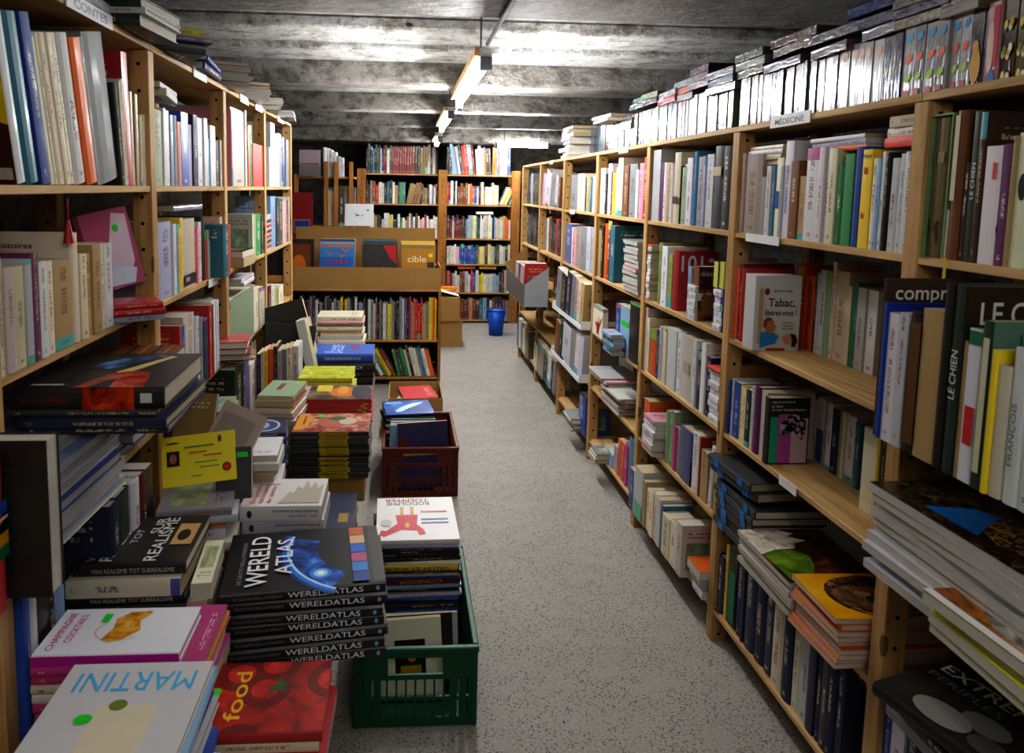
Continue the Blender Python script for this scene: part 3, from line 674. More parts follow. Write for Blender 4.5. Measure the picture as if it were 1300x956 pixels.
# ------------------------------------------------------------------ video tapes on top of the right bookcase
TZ = 1.7985
V1 = (930, 0, .2846); tw = 'near top of right bookcase'; tg = 'film wrapped video tapes on the right bookcase'
row('22 | 50,350,w 64,345,W 78,340,w 100,335,p 118,333,w 145,330,W 158,325,E 172,320,w 190,318,R 212,310,E 233,300,E 255,290,e 270,280,W 284,275,w 301,272,R 316,268,e 330,265,W 344,262,E 358,258,W 390,250,p 426,245,w@tapey 448,235,m 461,230,W 500,205,w@ros1 540,195,w@ros2 572,190,w@ros3 606,185,w@ros4 652,175,w@ros5 700,160,V 736,145,V 788,125,w@bird1 836,112,w@bird2 889,98,w@bird3 940,85,w@bird4 984,68,w@bird5 1030,50,w@bird6 1086,28,E@dogt 1108,20,b 1166,6,p@redf 1232,-12,m@flo1 1300,-30,T@flo2 1370,-50,m', 'R', 1.25, TZ, V1, tw, tg, depth=.115, tape=True)
V2 = (720, 100, .1769)
row('8 | 24,400,G 38,392,l 54,350,b 70,345,k 86,342,n 118,360,k 146,362,k 160,355,w 175,350,k 190,345,W 205,342,n 220,338,k 235,335,W 250,332,V 265,328,w 280,325,R 296,320,E 312,315,b 325,310,i 342,300,w 356,292,e 371,288,w 386,284,W 400,280,w 415,275,W 431,268,w 446,262,n 461,258,W 477,254,E 493,250,w 509,245,n 525,240,R 540,232,B 555,228,w 571,222,n 588,218,W 604,212,n 621,206,V 640,200,W 662,192,C 684,186,w 702,182,w 720,176,w 738,170,w 756,165,w 774,158,w 792,152,w 810,146,w 830,140,W 850,134,w 874,128,w 896,120,w@pur1 916,112,w@pur2 936,106,w@pur3 958,98,w 984,88,w 1010,80,w 1036,72,w 1062,62,w 1086,55,E 1106,48,W 1128,40,e 1150,32,W 1172,25,w', 'R', 1.25, TZ, V2, 'far top of right bookcase', tg, depth=.115, tape=True)
def tapestack(xl, xr, yb, yt, codes, where):
    """video tapes lying across the standing ones, long edges to the aisle"""
    Xp = 1.235; n = len(codes)
    ya = solve('Y', {'X': Xp, 'Z': 1.98}, px=xl); yb_ = solve('Y', {'X': Xp, 'Z': 1.98}, px=xr)
    ym = (ya+yb_)/2; L = abs(ya-yb_); z0 = solve('Z', {'X': Xp, 'Y': ym}, py=yb); z1 = solve('Z', {'X': Xp, 'Y': ym}, py=yt)
    t = min(.03, (z1-z0)/n)
    for i, c in enumerate(codes):
        k = ORD.get('lay'+where, 0)+1; ORD['lay'+where] = k
        o = video_tape(t-.0008, L*random.uniform(.94, 1.02), .12, c, (0, 0, 0), (0, 0, 0), '%s video tape lying flat, %s %s' % (CN[c], ordn(k), where), 'video tapes lying on the standing tapes')
        M = Matrix.Rotation(-PI/2+random.uniform(-.06, .06), 4, 'Z') @ Matrix.Rotation(PI/2, 4, 'Y')
        o.rotation_euler = M.to_euler(); 
        o.location = Vector((Xp+random.uniform(0, .012), ym, max(z0, 0)+t*(i+1))) - M @ Vector((0, 0, L/2))
lw = 'from far end of right bookcase top'
for a in ((783, 800, 165, 128, 'nE'), (800, 818, 138, 122, 'EE'), (814, 832, 133, 112, 'EC'), (832, 856, 132, 108, 'xw'), (852, 876, 128, 92, 'wxW'), (872, 898, 112, 82, 'WeE'), (896, 930, 118, 72, 'wVe'),
          (930, 965, 97, 45, 'mWm'), (966, 1012, 88, 66, 'V'), (975, 1030, 66, 32, 'mR'), (1026, 1078, 70, 42, 'p'), (1018, 1090, 50, 20, 'W'), (1086, 1145, 45, 10, 'WV'), (1072, 1130, 16, -6, 'B'), (1130, 1200, 30, -12, 'CnC'), (1190, 1245, 18, -12, 'pw')):
    tapestack(*a, lw)
# big pale folders lying at the far end and a shaggy paper pile
pz = TZ
for i in range(9):
    t = random.uniform(.018, .028)
    lying(t, .27, .2, random.choice('WwWe'), False, 1.22+random.uniform(-.015, .015), 4.92+random.uniform(-.02, .02), pz, random.uniform(-.2, .2), 'pale magazine, %s from bottom of the pile at the far bookcase top' % ordn(i+1), 'magazine pile at the far bookcase top', 'left', name='magazine', cat='magazine'); pz += t+.0005
for i, (y, z) in enumerate(((4.15, 1.982), (4.3, 2.003))):
    lying(.018, .3, .24, 'W', False, 1.28, 4.2, z, .1*i, ['flat grey white album lying under another on far video tapes', 'flat grey white album topmost above far video tapes'][i], 'albums on the far tapes', 'left')
# ------------------------------------------------------------------ things lying on the right shelves
def rstack(items, yc, X0, z0, L, d, where, group, spine='left', hard=False, jit=.01, kind=None, page=None, rz0=0, tags=None, labels=None, dj=.03):
    """lying books on a right hand shelf, bottom to top 'code thickness'; spine 'left' looks at the aisle, 'right' shows page edges"""
    z = z0; its = items.split(); n = len(its)
    for i, it in enumerate(its):
        t = float(it[1:])/1000; dd = d*random.uniform(1-dj, 1+dj); hh = L*random.uniform(1-dj, 1)
        kn = kind or ('hardback_book' if hard else 'paperback_book')
        k = ORD.get('st'+where, 0)+1; ORD['st'+where] = k
        lb = labels.get(i) if labels and i in labels else '%s %s, %s from bottom of %s' % (CN[it[0]], KW[kn]+(' book' if kn.endswith('book') else ''), ordn(k), where)
        lying(t-.0005, hh, dd, it[0], hard, X0+dd/2+random.uniform(-jit, jit), yc+random.uniform(-jit, jit), z, rz0+random.uniform(-.04, .04), lb, group, spine, name=kn, page=page, tagname=tags.get(i) if tags else None, cat='magazine' if kn == 'magazine' else 'book'); z += t
    return z
# on the medicine row
zt_ = 1.451+.262
rstack('c16 c15 W15 c14', 2.17, 1.13, 1.668, .2, .2, 'cream pile on medicine row far end', 'books lying on the medicine row')
rstack('o13 v14 W12', 1.8, 1.12, 1.692, .24, .2, 'purple and orange pile on medicine row', 'books lying on the medicine row')
rstack('x22 C24 C26', 1.56, 1.13, 1.69, .115, .18, 'small boxed pile on medicine row near post', 'books lying on the medicine row')
rstack('c18', 2.75, 1.12, 1.674, .15, .2, 'single cream book on row above red book', 'book lying on the second bay row', tags={0: 'creamlay'})
# third shelf second bay: white page edges in piles
rstack('p16 w18 w17 w19 p16 w18 w17 w19 w17 w18 w17 w18 R10 w20 x10', 3.105, 1.102, RT_[3]+.0005, .045, .2, 'tall white pile of thin books beside post', 'white page edges beside the post', jit=.004)
rstack('w26 w27 w25 w28 w26', 2.62, 1.105, RT_[3]+.0005, .068, .18, 'white pile beside the red 101 book', 'white book pile beside the 101 book', page='eceae6', jit=.004)
rstack('w24 w24 w25 w24 w26 w24', 2.395, 1.106, RT_[3]+.0005, .062, .18, 'white pile beside blue and yellow set', 'white book pile beside the blue set', page='eceae6', jit=.005)
rstack('e20 e22 W20 e22 e21 r19 W22 e20 e22 e21 W22 e20', 3.32, 1.09, RT_[3]+.0005, .22, .2, 'grey pile on third shelf third bay', 'grey book pile on the third shelf', 'right', jit=.006, page='c8cacc')
# fourth shelf
rstack('w24 w25 w24 w26 w24 w24 w26 w20', 2.385, 1.105, RT_[2]+.0005, .085, .19, 'white red lined pile on fourth shelf', 'white pile with red lines on the fourth shelf', page='eceae6', jit=.006)
rstack('x4', 2.385, 1.1, RT_[2]+.195, .1, .19, 'white red lined pile on fourth shelf', 'white pile with red lines on the fourth shelf')
# fifth shelf
rstack('w24 x4 w26 w25 x4 w27 w24 p22', 2.93, 1.07, RT_[1]+.0005, .13, .19, 'white pile on fifth shelf second bay', 'white pile on the fifth shelf', page='eceae6', jit=.006)
rstack('W12 e10 v11 W12 p9 W12 v10 e11 W10', 3.55, 1.085, RT_[1]+.0005, .3, .22, 'magazine pile on fifth shelf third bay', 'magazine pile on the fifth shelf', 'right', kind='magazine', jit=.03)
rstack('q9 W10 p8 W9', 3.75, 1.085, RT_[1]+.098, .28, .21, 'upper magazine pile on fifth shelf', 'magazine pile on the fifth shelf', 'right', kind='magazine', jit=.03)
# bottom shelf
rstack('w26 L22 w28', 2.39, 1.085, RT_[0]+.0005, .09, .16, 'white pile under the orange book', 'pile with the orange book', page='eceae6', jit=.01)
rstack('o34', 2.385, 1.07, RT_[0]+.078, .11, .17, 'bottom shelf pile', 'pile with the orange book', 'right', page='eceae6', tags={0: 'orange'}, labels={0: 'orange and white paperback topmost on the bottom shelf pile by the post'})
rstack('W12 e11 W12 v12 W11 W12 e11', 4.2, 1.03, RT_[0]+.0005, .2, .2, 'magazine pile at far bottom shelf', 'magazine pile on the bottom shelf', 'right', kind='magazine', jit=.02)
rstack('W14 C16 W14 e12', 3.66, 1.04, RT_[0]+.0005, .13, .18, 'white pile left of children books', 'white pile on the bottom shelf', 'right', jit=.015)
rstack('e16 W14 E18 e15', 3.75, 1.16, RT_[2]+.0005, .1, .2, 'grey pile behind the dancer book', 'grey pile on the fourth shelf', 'right', jit=.01)
# black and blue albums
al = 'black album pile on fifth shelf'
z = rstack('E26 E27 E26 E27 E28 E27', 2.15, 1.085, RT_[1]+.0005, .27, .24, al, 'black albums with blue bands', 'left', hard=True, jit=.012, tags={i: 'alb%d' % i for i in range(6)})
rstack('E30 E28', 2.17, 1.07, z+.018, .27, .25, al, 'black albums with blue bands', 'left', hard=True, jit=.012, rz0=.06, tags={0: 'alb6', 1: 'alb7'})
# painting books and lion books in front, leopard and tiger books in the nearest bay
z = rstack(' '.join(['q14']*7), 1.875, 1.045, RT_[1]+.0005, .3, .26, 'painted cover pile on fifth shelf', 'large art books with a painted cover', 'right', jit=.008, page='dcd9d2', tags={6: 'paint'}, labels={6: 'large art book with brown and green painting cover, topmost of its pile'}, dj=.01)
z = rstack(' '.join(['o14']*9), 1.62, 1.045, RT_[1]+.0005, .2, .27, 'yellow lion cover pile on fifth shelf', 'yellow books with a maned animal cover', 'right', jit=.008, page='dcd9d2', tags={8: 'lion'}, labels={8: 'yellow book with dark maned animal on cover, topmost of its pile'}, dj=.01)
z = rstack(' '.join(['W19']*10), 1.235, 1.035, RT_[2]+.0005, .4, .3, 'leopard cover pile near right', 'large animal books with a leopard cover', 'right', jit=.009, page='dddcda', tags={9: 'leop'}, labels={9: 'large animal book with spotted leopard and blue cover, topmost of its pile'}, dj=.01)
z = rstack('Y20 Y21 Y20 Y21', 1.03, .99, RT_[2]+.0005, .34, .3, 'green edged tiger pile near right', 'large animal books with lime green covers', 'right', jit=.008, page='e0dfdd', tags={3: 'tiger'}, labels={3: 'large animal book with grey tiger face on orange cover, topmost of pile'}, dj=.01)
lying(.03, .27, .27, 'b', True, 1.17, 1.25, RT_[1]+.075, .28, 'black book lettered EXTREMES PERIPLES lying below the leopard books', 'book below the leopard books', 'left', gloss=True, tagname='extr')
rstack('e25 b25 e24', 1.25, 1.07, RT_[1]+.0005, .26, .25, 'grey pile under the EXTREMES book', 'books under the EXTREMES book', 'left')
# white trays, magazine box and shelf items in the far bays
def tray(y0, y1, x0, z, label):
    o = empty('document_tray', (x0, (y0+y1)/2, z)); tag(o, label, 'tray', 'white document trays'); h = (y1-y0)/2
    b = MB(); b.box(0, -h, 0, .34, h, .004); b.obj('tray_base', M_WHITE, o)
    b = MB(); b.box(0, -h, .0042, .003, h, .03); b.obj('tray_lip', M_WHITE, o)
    for s in (-1, 1):
        b = MB(); b.box(.0032, s*h-(.003 if s > 0 else 0), .0042, .34, s*h+(0 if s > 0 else .003), .05); b.obj('tray_side', M_WHITE, o)
tray(4.0285, 4.8235, 1.042, RT_[2]+.0003, 'white document tray holding the upper leaning magazines, far right shelves')
tray(4.0285, 4.8235, 1.042, RT_[1]+.0003, 'white document tray holding the lower leaning magazines, far right shelves')
# magazine box jutting from the far bays
mb = empty('magazine_box', (1.0, 5.68, .70)); tag(mb, 'grey cardboard magazine box with slanted cut jutting from far right shelves', 'box')
bx = MB(); bx.box(-.09, -.46, 0, .095, .46, .004); bx.obj('box_base', M_CARD2, mb)
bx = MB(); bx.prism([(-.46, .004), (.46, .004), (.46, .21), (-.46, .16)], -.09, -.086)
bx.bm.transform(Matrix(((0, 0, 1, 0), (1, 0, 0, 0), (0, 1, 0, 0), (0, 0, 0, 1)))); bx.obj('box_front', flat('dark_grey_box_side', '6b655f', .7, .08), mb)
bx = MB(); bx.prism([(-.086, .004), (.094, .004), (.094, .3), (-.086, .17)], -.46, -.456)
bx.bm.transform(Matrix(((1, 0, 0, 0), (0, 0, 1, 0), (0, 1, 0, 0), (0, 0, 0, 1)))); bx.obj('box_end', M_CARD2, mb)
bx = MB(); bx.prism([(-.086, .004), (.094, .004), (.094, .38), (-.086, .25)], .456, .46)
bx.bm.transform(Matrix(((1, 0, 0, 0), (0, 0, 1, 0), (0, 1, 0, 0), (0, 0, 0, 1)))); bx.obj('box_end', M_CARD, mb)
yy = 5.28
for i, c in enumerate('rewpwWrkbpewvW'):
    t = random.uniform(.024, .034)
    M = Matrix.Rotation(-PI/2, 4, 'Z') @ Matrix.Rotation(math.radians(14), 4, 'Y')
    make_book(t, .25 if i else .28, .16, c, False, Vector((.915, yy+t, .757+t*.26)), M.to_euler(), '%s folder, %s from the near end of the grey magazine box' % (CN[c], ordn(i+1)), 'folders in the magazine box', True, name='magazine', cat='magazine'); yy += t*1.06
# boxes and bits in the third bay
b_ = empty('boxed_book', (1.095, 3.86, RT_[2])); tag(b_, 'cream book with a red dancer picture standing by the far post', 'book')
q_ = MB(); q_.box(0, -.1, .0003, .03, .1, .15); q_.obj('cover', M_COVER, b_).color = COL['C']
q_ = MB(); q_.box(.0005, -.0995, .1503, .03, .0995, .17); q_.obj('pages', M_PAGES, b_).color = lin('9fa6ad')
F_ = Face(b_, (0, .1, 0), (0, -1, 0), (0, 0, 1), .2, .15)
F_.poly('dancer_picture', [(.3, .45), (.42, .35), (.45, .1), (.6, .1), (.72, .4), (.95, .75), (.9, .8), (.68, .5), (.66, .62), (.56, .62), (.54, .5), (.3, .55)], '8c2024')
F_.disc('dancer_head', .62, .7, .05, .07, 'c08a6a')
rstack('L22 k20 L22 k20 L22', 3.46, 1.03, RT_[2]+.0005, .16, .06, 'pale blue pile before folders', 'pale blue pile on the fourth shelf', 'left', page='c8cacc')
# ------------------------------------------------------------------ left bookcase rows
XL = -.728
D1 = (0, 0, .2928); lw1 = 'top row nearest left bay'
row('60 | 90,175,_ 140,72,wg/-11h@yellowcover 196,92,k/-11h 233,92,B/-11 250,170,c/-12 266,172,c/-12 284,172,C/-12 302,173,c/-12 322,174,C/-12 346,176,c/-12 391,180,w/-12 436,200,o/-12h@orangecover 450,190,e/-12 532,188,e/-12h 548,370,b/-8 556,360,c/-6 566,350,c/-5 590,236,r/-4g 600,400,c/-2 612,410,t 622,450,B 632,500,c 656,498,c', 'L', XL, LT_[4], D1, lw1, 'books on the near top left row', lbay(1), hardp=.4)
D2 = (190, 110, .15385); lw2 = 'top row second left bay'
row('44 | 145,190,sh 166,180,w 192,200,w 216,235,e 246,240,L 270,290,o 288,292,q 346,215,Bg 376,315,v 411,235,n 462,262,wg 491,264,wg 516,430,L 557,325,w 590,450,E 632,445,C 664,447,C', 'L', XL, LT_[4], D2, lw2, 'books on the top row of the second left bay', lbay(2), hardp=.3)
row('690 | 700,190,ph 808,192,qh 822,198,w 838,320,o 855,318,g 972,478,xhg@redface', 'L', XL, LT_[4], D2, 'top row third left bay', 'books on the top row of the third left bay', (LY[3]+.0226, LY[4]-.0226), hardp=.3)
row('1000 | 1014,500,w 1050,300,Wg 1066,390,w 1080,385,W 1095,392,e 1110,410,b 1130,420,B 1150,440,e 1172,450,c 1195,465,R 1207,470,w 1222,480,P', 'L', XL, LT_[4], D2, 'top row fourth left bay', 'books on the top row of the fourth left bay', (LY[4]+.0226, LY[5]-.0226), hardp=.3)
D3 = (195, 240, .1674); lw3 = 'second row second left bay'
row('56 | 166,250,vh 186,265,w 205,270,e 226,262,y 246,218,y 340,225,qh@greyfoot 352,290,x 366,288,p 386,250,w 411,210,b 428,312,x 446,310,w 466,290,v 496,362,P 506,360,W 518,285,W 546,210,q', 'L', XL, LT_[3], D3, lw3, 'books on the second row of the second left bay', lbay(2), hardp=.3)
row('556 | 592,270,k 606,268,x', 'L', XL+.06, LT_[3], D3, lw3, 'books on the second row of the second left bay', None)
row('755 | 768,190,W 786,195,l 822,190,g 846,200,E', 'L', XL, LT_[3], D3, 'second row third left bay', 'books on the second row of the third left bay', (LY[3]+.03, LY[4]-.0226), hardp=.3)
row('864 | 900,190,Wh@scroll 936,55,Lh 958,70,b 985,75,E 1000,80,q 1012,80,p 1032,85,m 1048,60,w 1062,60,n 1076,62,w', 'L', XL, LT_[3], D3, 'second row fourth left bay', 'books on the second row of the fourth left bay', (LY[4]+.0226, LY[5]-.0226), hardp=.3)
D0 = (0, 240, .2929); lw0 = 'second row nearest left bay'
row('-60 | 46,300,c 86,340,q 132,335,c 160,305,W 190,275,P 222,315,w 252,312,C 328,310,t 362,190,C@amour 390,282,c 416,280,t 450,240,t 466,236,c 500,235,w', 'L', XL+.01, LT_[3], D0, lw0, 'books on the second row of the nearest left bay', lbay(1), hardp=.15)
D4 = (195, 370, .18887)
row('200 | 214,230,r 238,232,B 306,155,qh 330,170,w 345,180,e 386,176,nh 400,92,r 416,90,R 440,60,w 460,58,W', 'L', XL+.02, LT_[2], D4, 'third row second left bay', 'books on the third row of the second left bay', lbay(2), hardp=.3)
row('494 | 518,-20,O 692,10,sh@greenface 722,-30,C 746,-30,c 758,-20,W', 'L', XL+.02, LT_[2], D4, 'third row third left bay', 'books on the third row of the third left bay', (LY[3]+.0226, LY[4]-.0226), hardp=.3)
row('766 | 776,-30,L 800,-40,R 815,-40,w 830,-30,c 850,-30,l 880,-40,C', 'L', XL+.02, LT_[2], D4, 'third row fourth left bay', 'books on the third row of the fourth left bay', (LY[4]+.0226, LY[5]-.0226), hardp=.3)
# lying on the left rows
def lpile(items, x0, yc, z0, L, d, where, group, spine='right', hard=False, jit=.01, rz0=0, kind=None, page=None, tags=None, labels=None):
    z = z0
    for i, it in enumerate(items.split()):
        t = float(it[1:])/1000; kn = kind or ('hardback_book' if hard else 'paperback_book')
        k = ORD.get('lp'+where, 0)+1; ORD['lp'+where] = k
        dd = d*random.uniform(.96, 1.03); hh = L*random.uniform(.96, 1.02)
        lb = labels[i] if labels and i in labels else '%s %s, %s from bottom of %s' % (CN[it[0]], KW[kn]+(' book' if kn.endswith('book') else ''), ordn(k), where)
        lying(t-.0005, hh, dd, it[0], hard, x0+random.uniform(-jit, jit), yc+random.uniform(-jit, jit), z, rz0+random.uniform(-.05, .05), lb, group, spine, name=kn, page=page, tagname=tags.get(i) if tags else None, cat='magazine' if kn == 'magazine' else 'book'); z += t
    return z
lpile('v16', -.84, 2.52, 1.552-.062, .32, .2, 'slate book lying on second row', 'books lying on the second left row')
lpile('w22 w16', -.85, 2.35, 1.573+.275, .27, .2, 'white pile on top row of second left bay', 'books lying on the top left row', rz0=.15)
lpile('q40 b28', -.80, 3.2, LT_[3]+.0005, .2, .22, 'thick pile on second row third left bay', 'thick books on the second row of the third left bay', 'left')
lpile('w18 W16', -.80, 3.25, LT_[2]+.272, .24, .2, 'white pile lying above pale green book', 'books lying on the third left row')
lpile('R26 R26 r28', -.70, 2.93, .872, .17, .15, 'red pile jutting at the left post', 'red books jutting from the left bookcase', 'left', hard=True, rz0=.12, page='e8e4dc')
lpile('v18 r16 r14', -.70, 1.9, LT_[3]+.0005, .13, .13, 'red and blue pile at near left post', 'red and blue books by the near left post', 'near', hard=True, page='ded8c6', rz0=.5)
M_ = Matrix.Rotation(.85, 4, 'Z') @ Matrix.Rotation(-.12, 4, 'X') @ Matrix.Rotation(-.2, 4, 'Y') @ Matrix.Rotation(-PI/2, 4, 'Z')
make_book(.022, .215, .15, 'R', False, Vector((-.83, 1.93, LT_[3]+.052)), M_.to_euler(), 'maroon paperback with pink and white cover leaning above red pile', None, True, tagname='pinkbook')
# papers and folders on top of the left bookcase
TL = 1.9735
def ltop(items, x, y, L, d, rz, where, spine='right', kind=None, hard=False):
    return lpile(items, x, y, TL, L, d, where, 'papers and folders on top of the left bookcase', spine, hard, .012, rz, kind, 'd8d8d4')
ltop('W14 W12 w14 W10', -.84, 1.75, .3, .24, .05, 'pale pile on near left top', kind='magazine')
ltop('G30 W16 G26', -.82, 2.0, .34, .24, -.1, 'green folder pile on near left top', 'near', hard=True)
ltop('E34 V14 L30', -.80, 2.3, .32, .26, .5, 'film wrapped folder pile on left top', 'near', hard=True)
ltop('n30 B16', -.79, 2.68, .3, .2, .1, 'blue folder pile on left top', 'right', hard=True)
ltop('W12 W14 W12 W13 e14 W12 y10 x14', -.80, 3.1, .3, .24, .45, 'paper pile with red and yellow tops', kind='magazine')
ltop('W13 W12 W14 w12 W12 y12', -.79, 3.5, .3, .24, .35, 'paper pile with yellow sheet on left top', kind='magazine')
ltop('W13 W12 W14 w12 W12', -.79, 3.95, .3, .24, .25, 'far paper pile on left top', kind='magazine')
ltop('W13 W12 W14', -.78, 4.35, .3, .24, .15, 'farthest paper pile on left top', kind='magazine')
# ------------------------------------------------------------------ low bench and the piles on it
BZ = .45
bn = empty('low_bench', (-.46, 2.9, 0)); tag(bn, 'low plank bench under the piled books along the left bookcase', 'bench')
for k in range(3): box_obj('bench_board', -.24+.16*k-.0, -1.72, BZ-.03, -.24+.16*k+.155, 1.85, BZ, M_PLANK, bn, .002)
for y in (-1.6, 0, 1.7):
    for x in (-.2, .2): box_obj('leg', x-.03, y-.03, 0, x+.03, y+.03, BZ-.0305, M_POST, bn, .002)
def block(x0, x1, y0, y1, z0, z1, label, m=None):
    """closed cardboard carton with lid flaps"""
    o = empty('cardboard_box', ((x0+x1)/2, (y0+y1)/2, z0)); tag(o, label, 'box', 'cardboard boxes'); w, d, h = (x1-x0)/2, (y1-y0)/2, z1-z0
    b = MB(); b.box(-w, -d, 0, w, d, h-.004); b.obj('box_body', m or M_CARD, o, None, .003)
    for s in (0, 1):
        b = MB(); b.box(-w, -d+s*d+.001, h-.0038, w, s*d-.001, h); b.obj('box_flap', m or M_CARD, o)
    b = MB(); b.box(-w*.98, -.025, h+.0002, w*.98, .025, h+.0006); b.obj('tape_strip', flat('parcel_tape', 'b89a62', .25, .05), o)
    return o
G = 'world atlases piled on the bench'
pile('atlas', .65, 272, 481, 745, BZ, .285, 'b28h b28h b28h b28h b28h b28h b28h', 'world atlas pile', G, .12, labels=['black world atlas with planet cover, topmost of the atlas pile'], tags=['atlas%d' % i for i in range(7)], jit=.008)
pile('food', .565, 218, 408, 925, BZ, .2, 'r26h c24 r30', 'tomato book pile', 'pile with the tomato book', labels=['red hardback with tomatoes and yellow lettering on cover, bottom front'], tags=['food'])
pile('martini', .72, 14, 222, 956, BZ, .215, 'w16h L14h w16h B14h W18h', 'cocktail book pile', 'pile with the cocktail book', labels=['white book with blue upside-down MARTINI lettering, front left corner'], tags=['martini'])
pile('recipe', .70, 40, 226, 826, .51, .15, 'w22h i20h i20h c18h', 'pink edged recipe pile', 'pink edged recipe books', labels=['white recipe book with pink spine and yellow picture on cover'], tags=['recipe'], jit=.004)
pile('pinks', .66, 200, 258, 836, BZ, .19, 'i17 o16 i17 w18 i17 w18 y16', 'pink and orange pile beside recipe book', 'pink books beside the recipe book', spine='near', jit=.005)
pile('real', .72, 92, 232, 716, .51, .235, 'b30h C42 b26h b26h b24h', 'black and cream pile behind recipe book', 'pile with the realism book', .03, labels=['black hardback with slanted white REALISME lettering on its cover', None, 'black hardback with white spine title under thick cream book'], tags=['real', None, 'real2', 'real3'], jit=.014)
pile('realr', .68, 236, 262, 735, BZ, .2, 'C40 w36 C38 w30', 'cream pile between realism book and atlases', 'cream books beside the realism pile', .1, 'left')
pile('bruxb', .60, 326, 446, 682, BZ, .29, 'n50h n52h n48h', 'thick blue pile under white Belgian books', 'thick blue books on the bench', tags=['blue1', 'blue2'], jit=.006)
pile('brux', .69, 304, 408, 641, .60, .19, 'w44 W42', 'white red lettered pile', 'thick white books with red lettering', labels=['thick white paperback with red lettering and drawn skyline, top of pile', 'thick white paperback second in pile under red lettered one'], tags=['brux', 'brux2'], jit=.006)
block(-.37, -.13, 2.47, 2.68, BZ, .573, 'cardboard box under the black and yellow magazines')
pile('bymag', .739, 370, 468, 549, .5735, .2, ' '.join(['E8', 'b8']*11), 'black and yellow magazine pile', 'black and yellow magazines', kind='magazine', jit=.005, labels=['magazine with red and orange cover, topmost on black and yellow pile'], tags=['by%d' % i for i in range(21)])
block(-.40, -.14, 2.82, 3.02, BZ, .635, 'cardboard box under the red magazines')
pile('redmag', .75, 379, 471, 506, .6355, .2, ' '.join(['r8']*15), 'red magazine pile', 'red spined magazines', kind='magazine', jit=.005, labels=['red spined magazine with orange vase cover, topmost of red pile'], tags=['rm%d' % i for i in range(15)])
pile('ygr', .745, 378, 447, 478, BZ, .22, 'Y20h Y20h l22h Y20h', 'yellow green cookbook pile', 'yellow green cookbooks', labels=['yellow green cookbook with food pictures, topmost of its pile'], tags=['yg0', 'yg1'], jit=.008)
pile('atl2', .745, 394, 474, 447, BZ, .24, 'B46h b40h b38h b38h b36h', 'blue and black atlas pile', 'blue and black atlases', labels=['thick blue atlas with white upside-down lettering, topmost of its pile', 'black atlas lettered ATLAS MONDIAL under the blue atlas'], tags=['atl', 'atlb', 'atlc'], jit=.012)
pile('tanp', .775, 402, 460, 402, BZ, .22, 'C30 p14 W20 C22 q18 C24 W20', 'cream and pink pile before magazine shelf', 'cream books before the magazine shelf', jit=.015, dw=.06)
pile('mix', .826, 329, 377, 500, BZ, .21, 's16 q20 r10 C14 C16 r12 w18 q14 p20', 'mixed paperback pile beside tall folders', 'mixed paperbacks on the bench', -.1, 'left', tags=['mix0'], jit=.01)
pile('shr', .768, 304, 358, 549, BZ, .16, 'n14 V14 n14 V14 n14 n16', 'shrink wrapped blue pile', 'shrink wrapped blue paperbacks', .15, labels=['blue paperback with pale oval drawing, topmost of shrink wrapped pile'], tags=['oval'], jit=.006)
pile('wht', .775, 302, 350, 578, BZ, .16, 'w20 w22 W20 w24 w22', 'plain white pile behind yellow book', 'plain white paperbacks on the bench', .05, 'left', jit=.015)
pile('grn', .828, 243, 288, 520, .51, .18, 's18 l16 C20 q18 W20', 'pale green pile behind leaning books', 'pale green and cream books', .1, 'near', jit=.02)
pile('gry', .735, 192, 285, 645, .51, .2, 'e22 W20 o18 W26 q24', 'grey pile under the yellow book', 'grey books under the yellow book', .15, 'near', jit=.02)
# leaning yellow and brown books facing the viewer
def facing(w, h, t, code, x, y, z, back, roll, label, turn=0, nm=None, hard=False, gloss=None, group=None, kind=None, mat=None):
    M = Matrix.Translation((x, y, z)) @ Matrix.Rotation(turn, 4, 'Z') @ Matrix.Rotation(-back, 4, 'X') @ Matrix.Rotation(roll, 4, 'Y') @ Matrix.Rotation(-PI/2, 4, 'Z')
    return make_book(t, h, w, code, hard, M.translation, M.to_euler(), label, group, gloss, True, kind, tagname=nm, mat=mat, cat='magazine' if kind == 'magazine' else 'record' if kind == 'record_sleeve' else 'book')
facing(.2, .135, .014, 'ded51e', -.655, 1.93, .742, .35, -.1, 'bright yellow book with small portrait photo leaning on the grey pile', .05, 'yellowbook', True, True)
facing(.14, .2, .03, 'Q', -.62, 2.1, .75, .5, .45, 'tan edged worn paperback leaning open behind the yellow book', .1, 'worn')
facing(.12, .19, .022, 'T', -.70, 2.14, .76, .3, .08, 'brown paperback leaning behind the worn tan one')
facing(.1, .14, .02, 'E', -.515, 1.95, .70, .3, -.05, 'dark blue grey paperback with green sticker leaning beside yellow book', 0, 'darkgs')
# tall folders, black box files and small books behind the piles
row('303 | 311,446,Gh 314,448,Eh 321,445,Vh@slate 327,460,q 331,452,e', 'L', -.655, BZ+.0595, (0, 0, 1), 'tall folders in front of left bookcase', 'tall folders before the left bookcase', None, hardp=1)
bpy_slot = block(-.60, -.45, 3.22, 3.42, BZ, .6, 'cardboard box under small upright books')
row('326 | 331,450,n 335,448,w 340,446,y 348,444,og 352,440,b 358,446,W 364,444,e 371,442,C 379,440,w', 'B', 3.225, .6008, (0, 0, 1), 'small books by black box files', 'small upright books before the black box files', None, hardp=.1, dmax=.14)
facing(.25, .33, .07, 'b', -.72, 3.55, .57, .15, .12, 'black box file leaning against the left shelves behind small books', .1, hard=True, mat=M_PLAIN)
facing(.24, .34, .06, 'b', -.66, 3.72, .60, .1, -.28, 'second black box file leaning right against white folder', .0, hard=True, mat=M_PLAIN)
facing(.05, .33, .22, 'W', -.45, 3.62, .58, .1, -.22, 'white folder spine leaning against the black box file', .0, hard=True, mat=M_PLAIN)
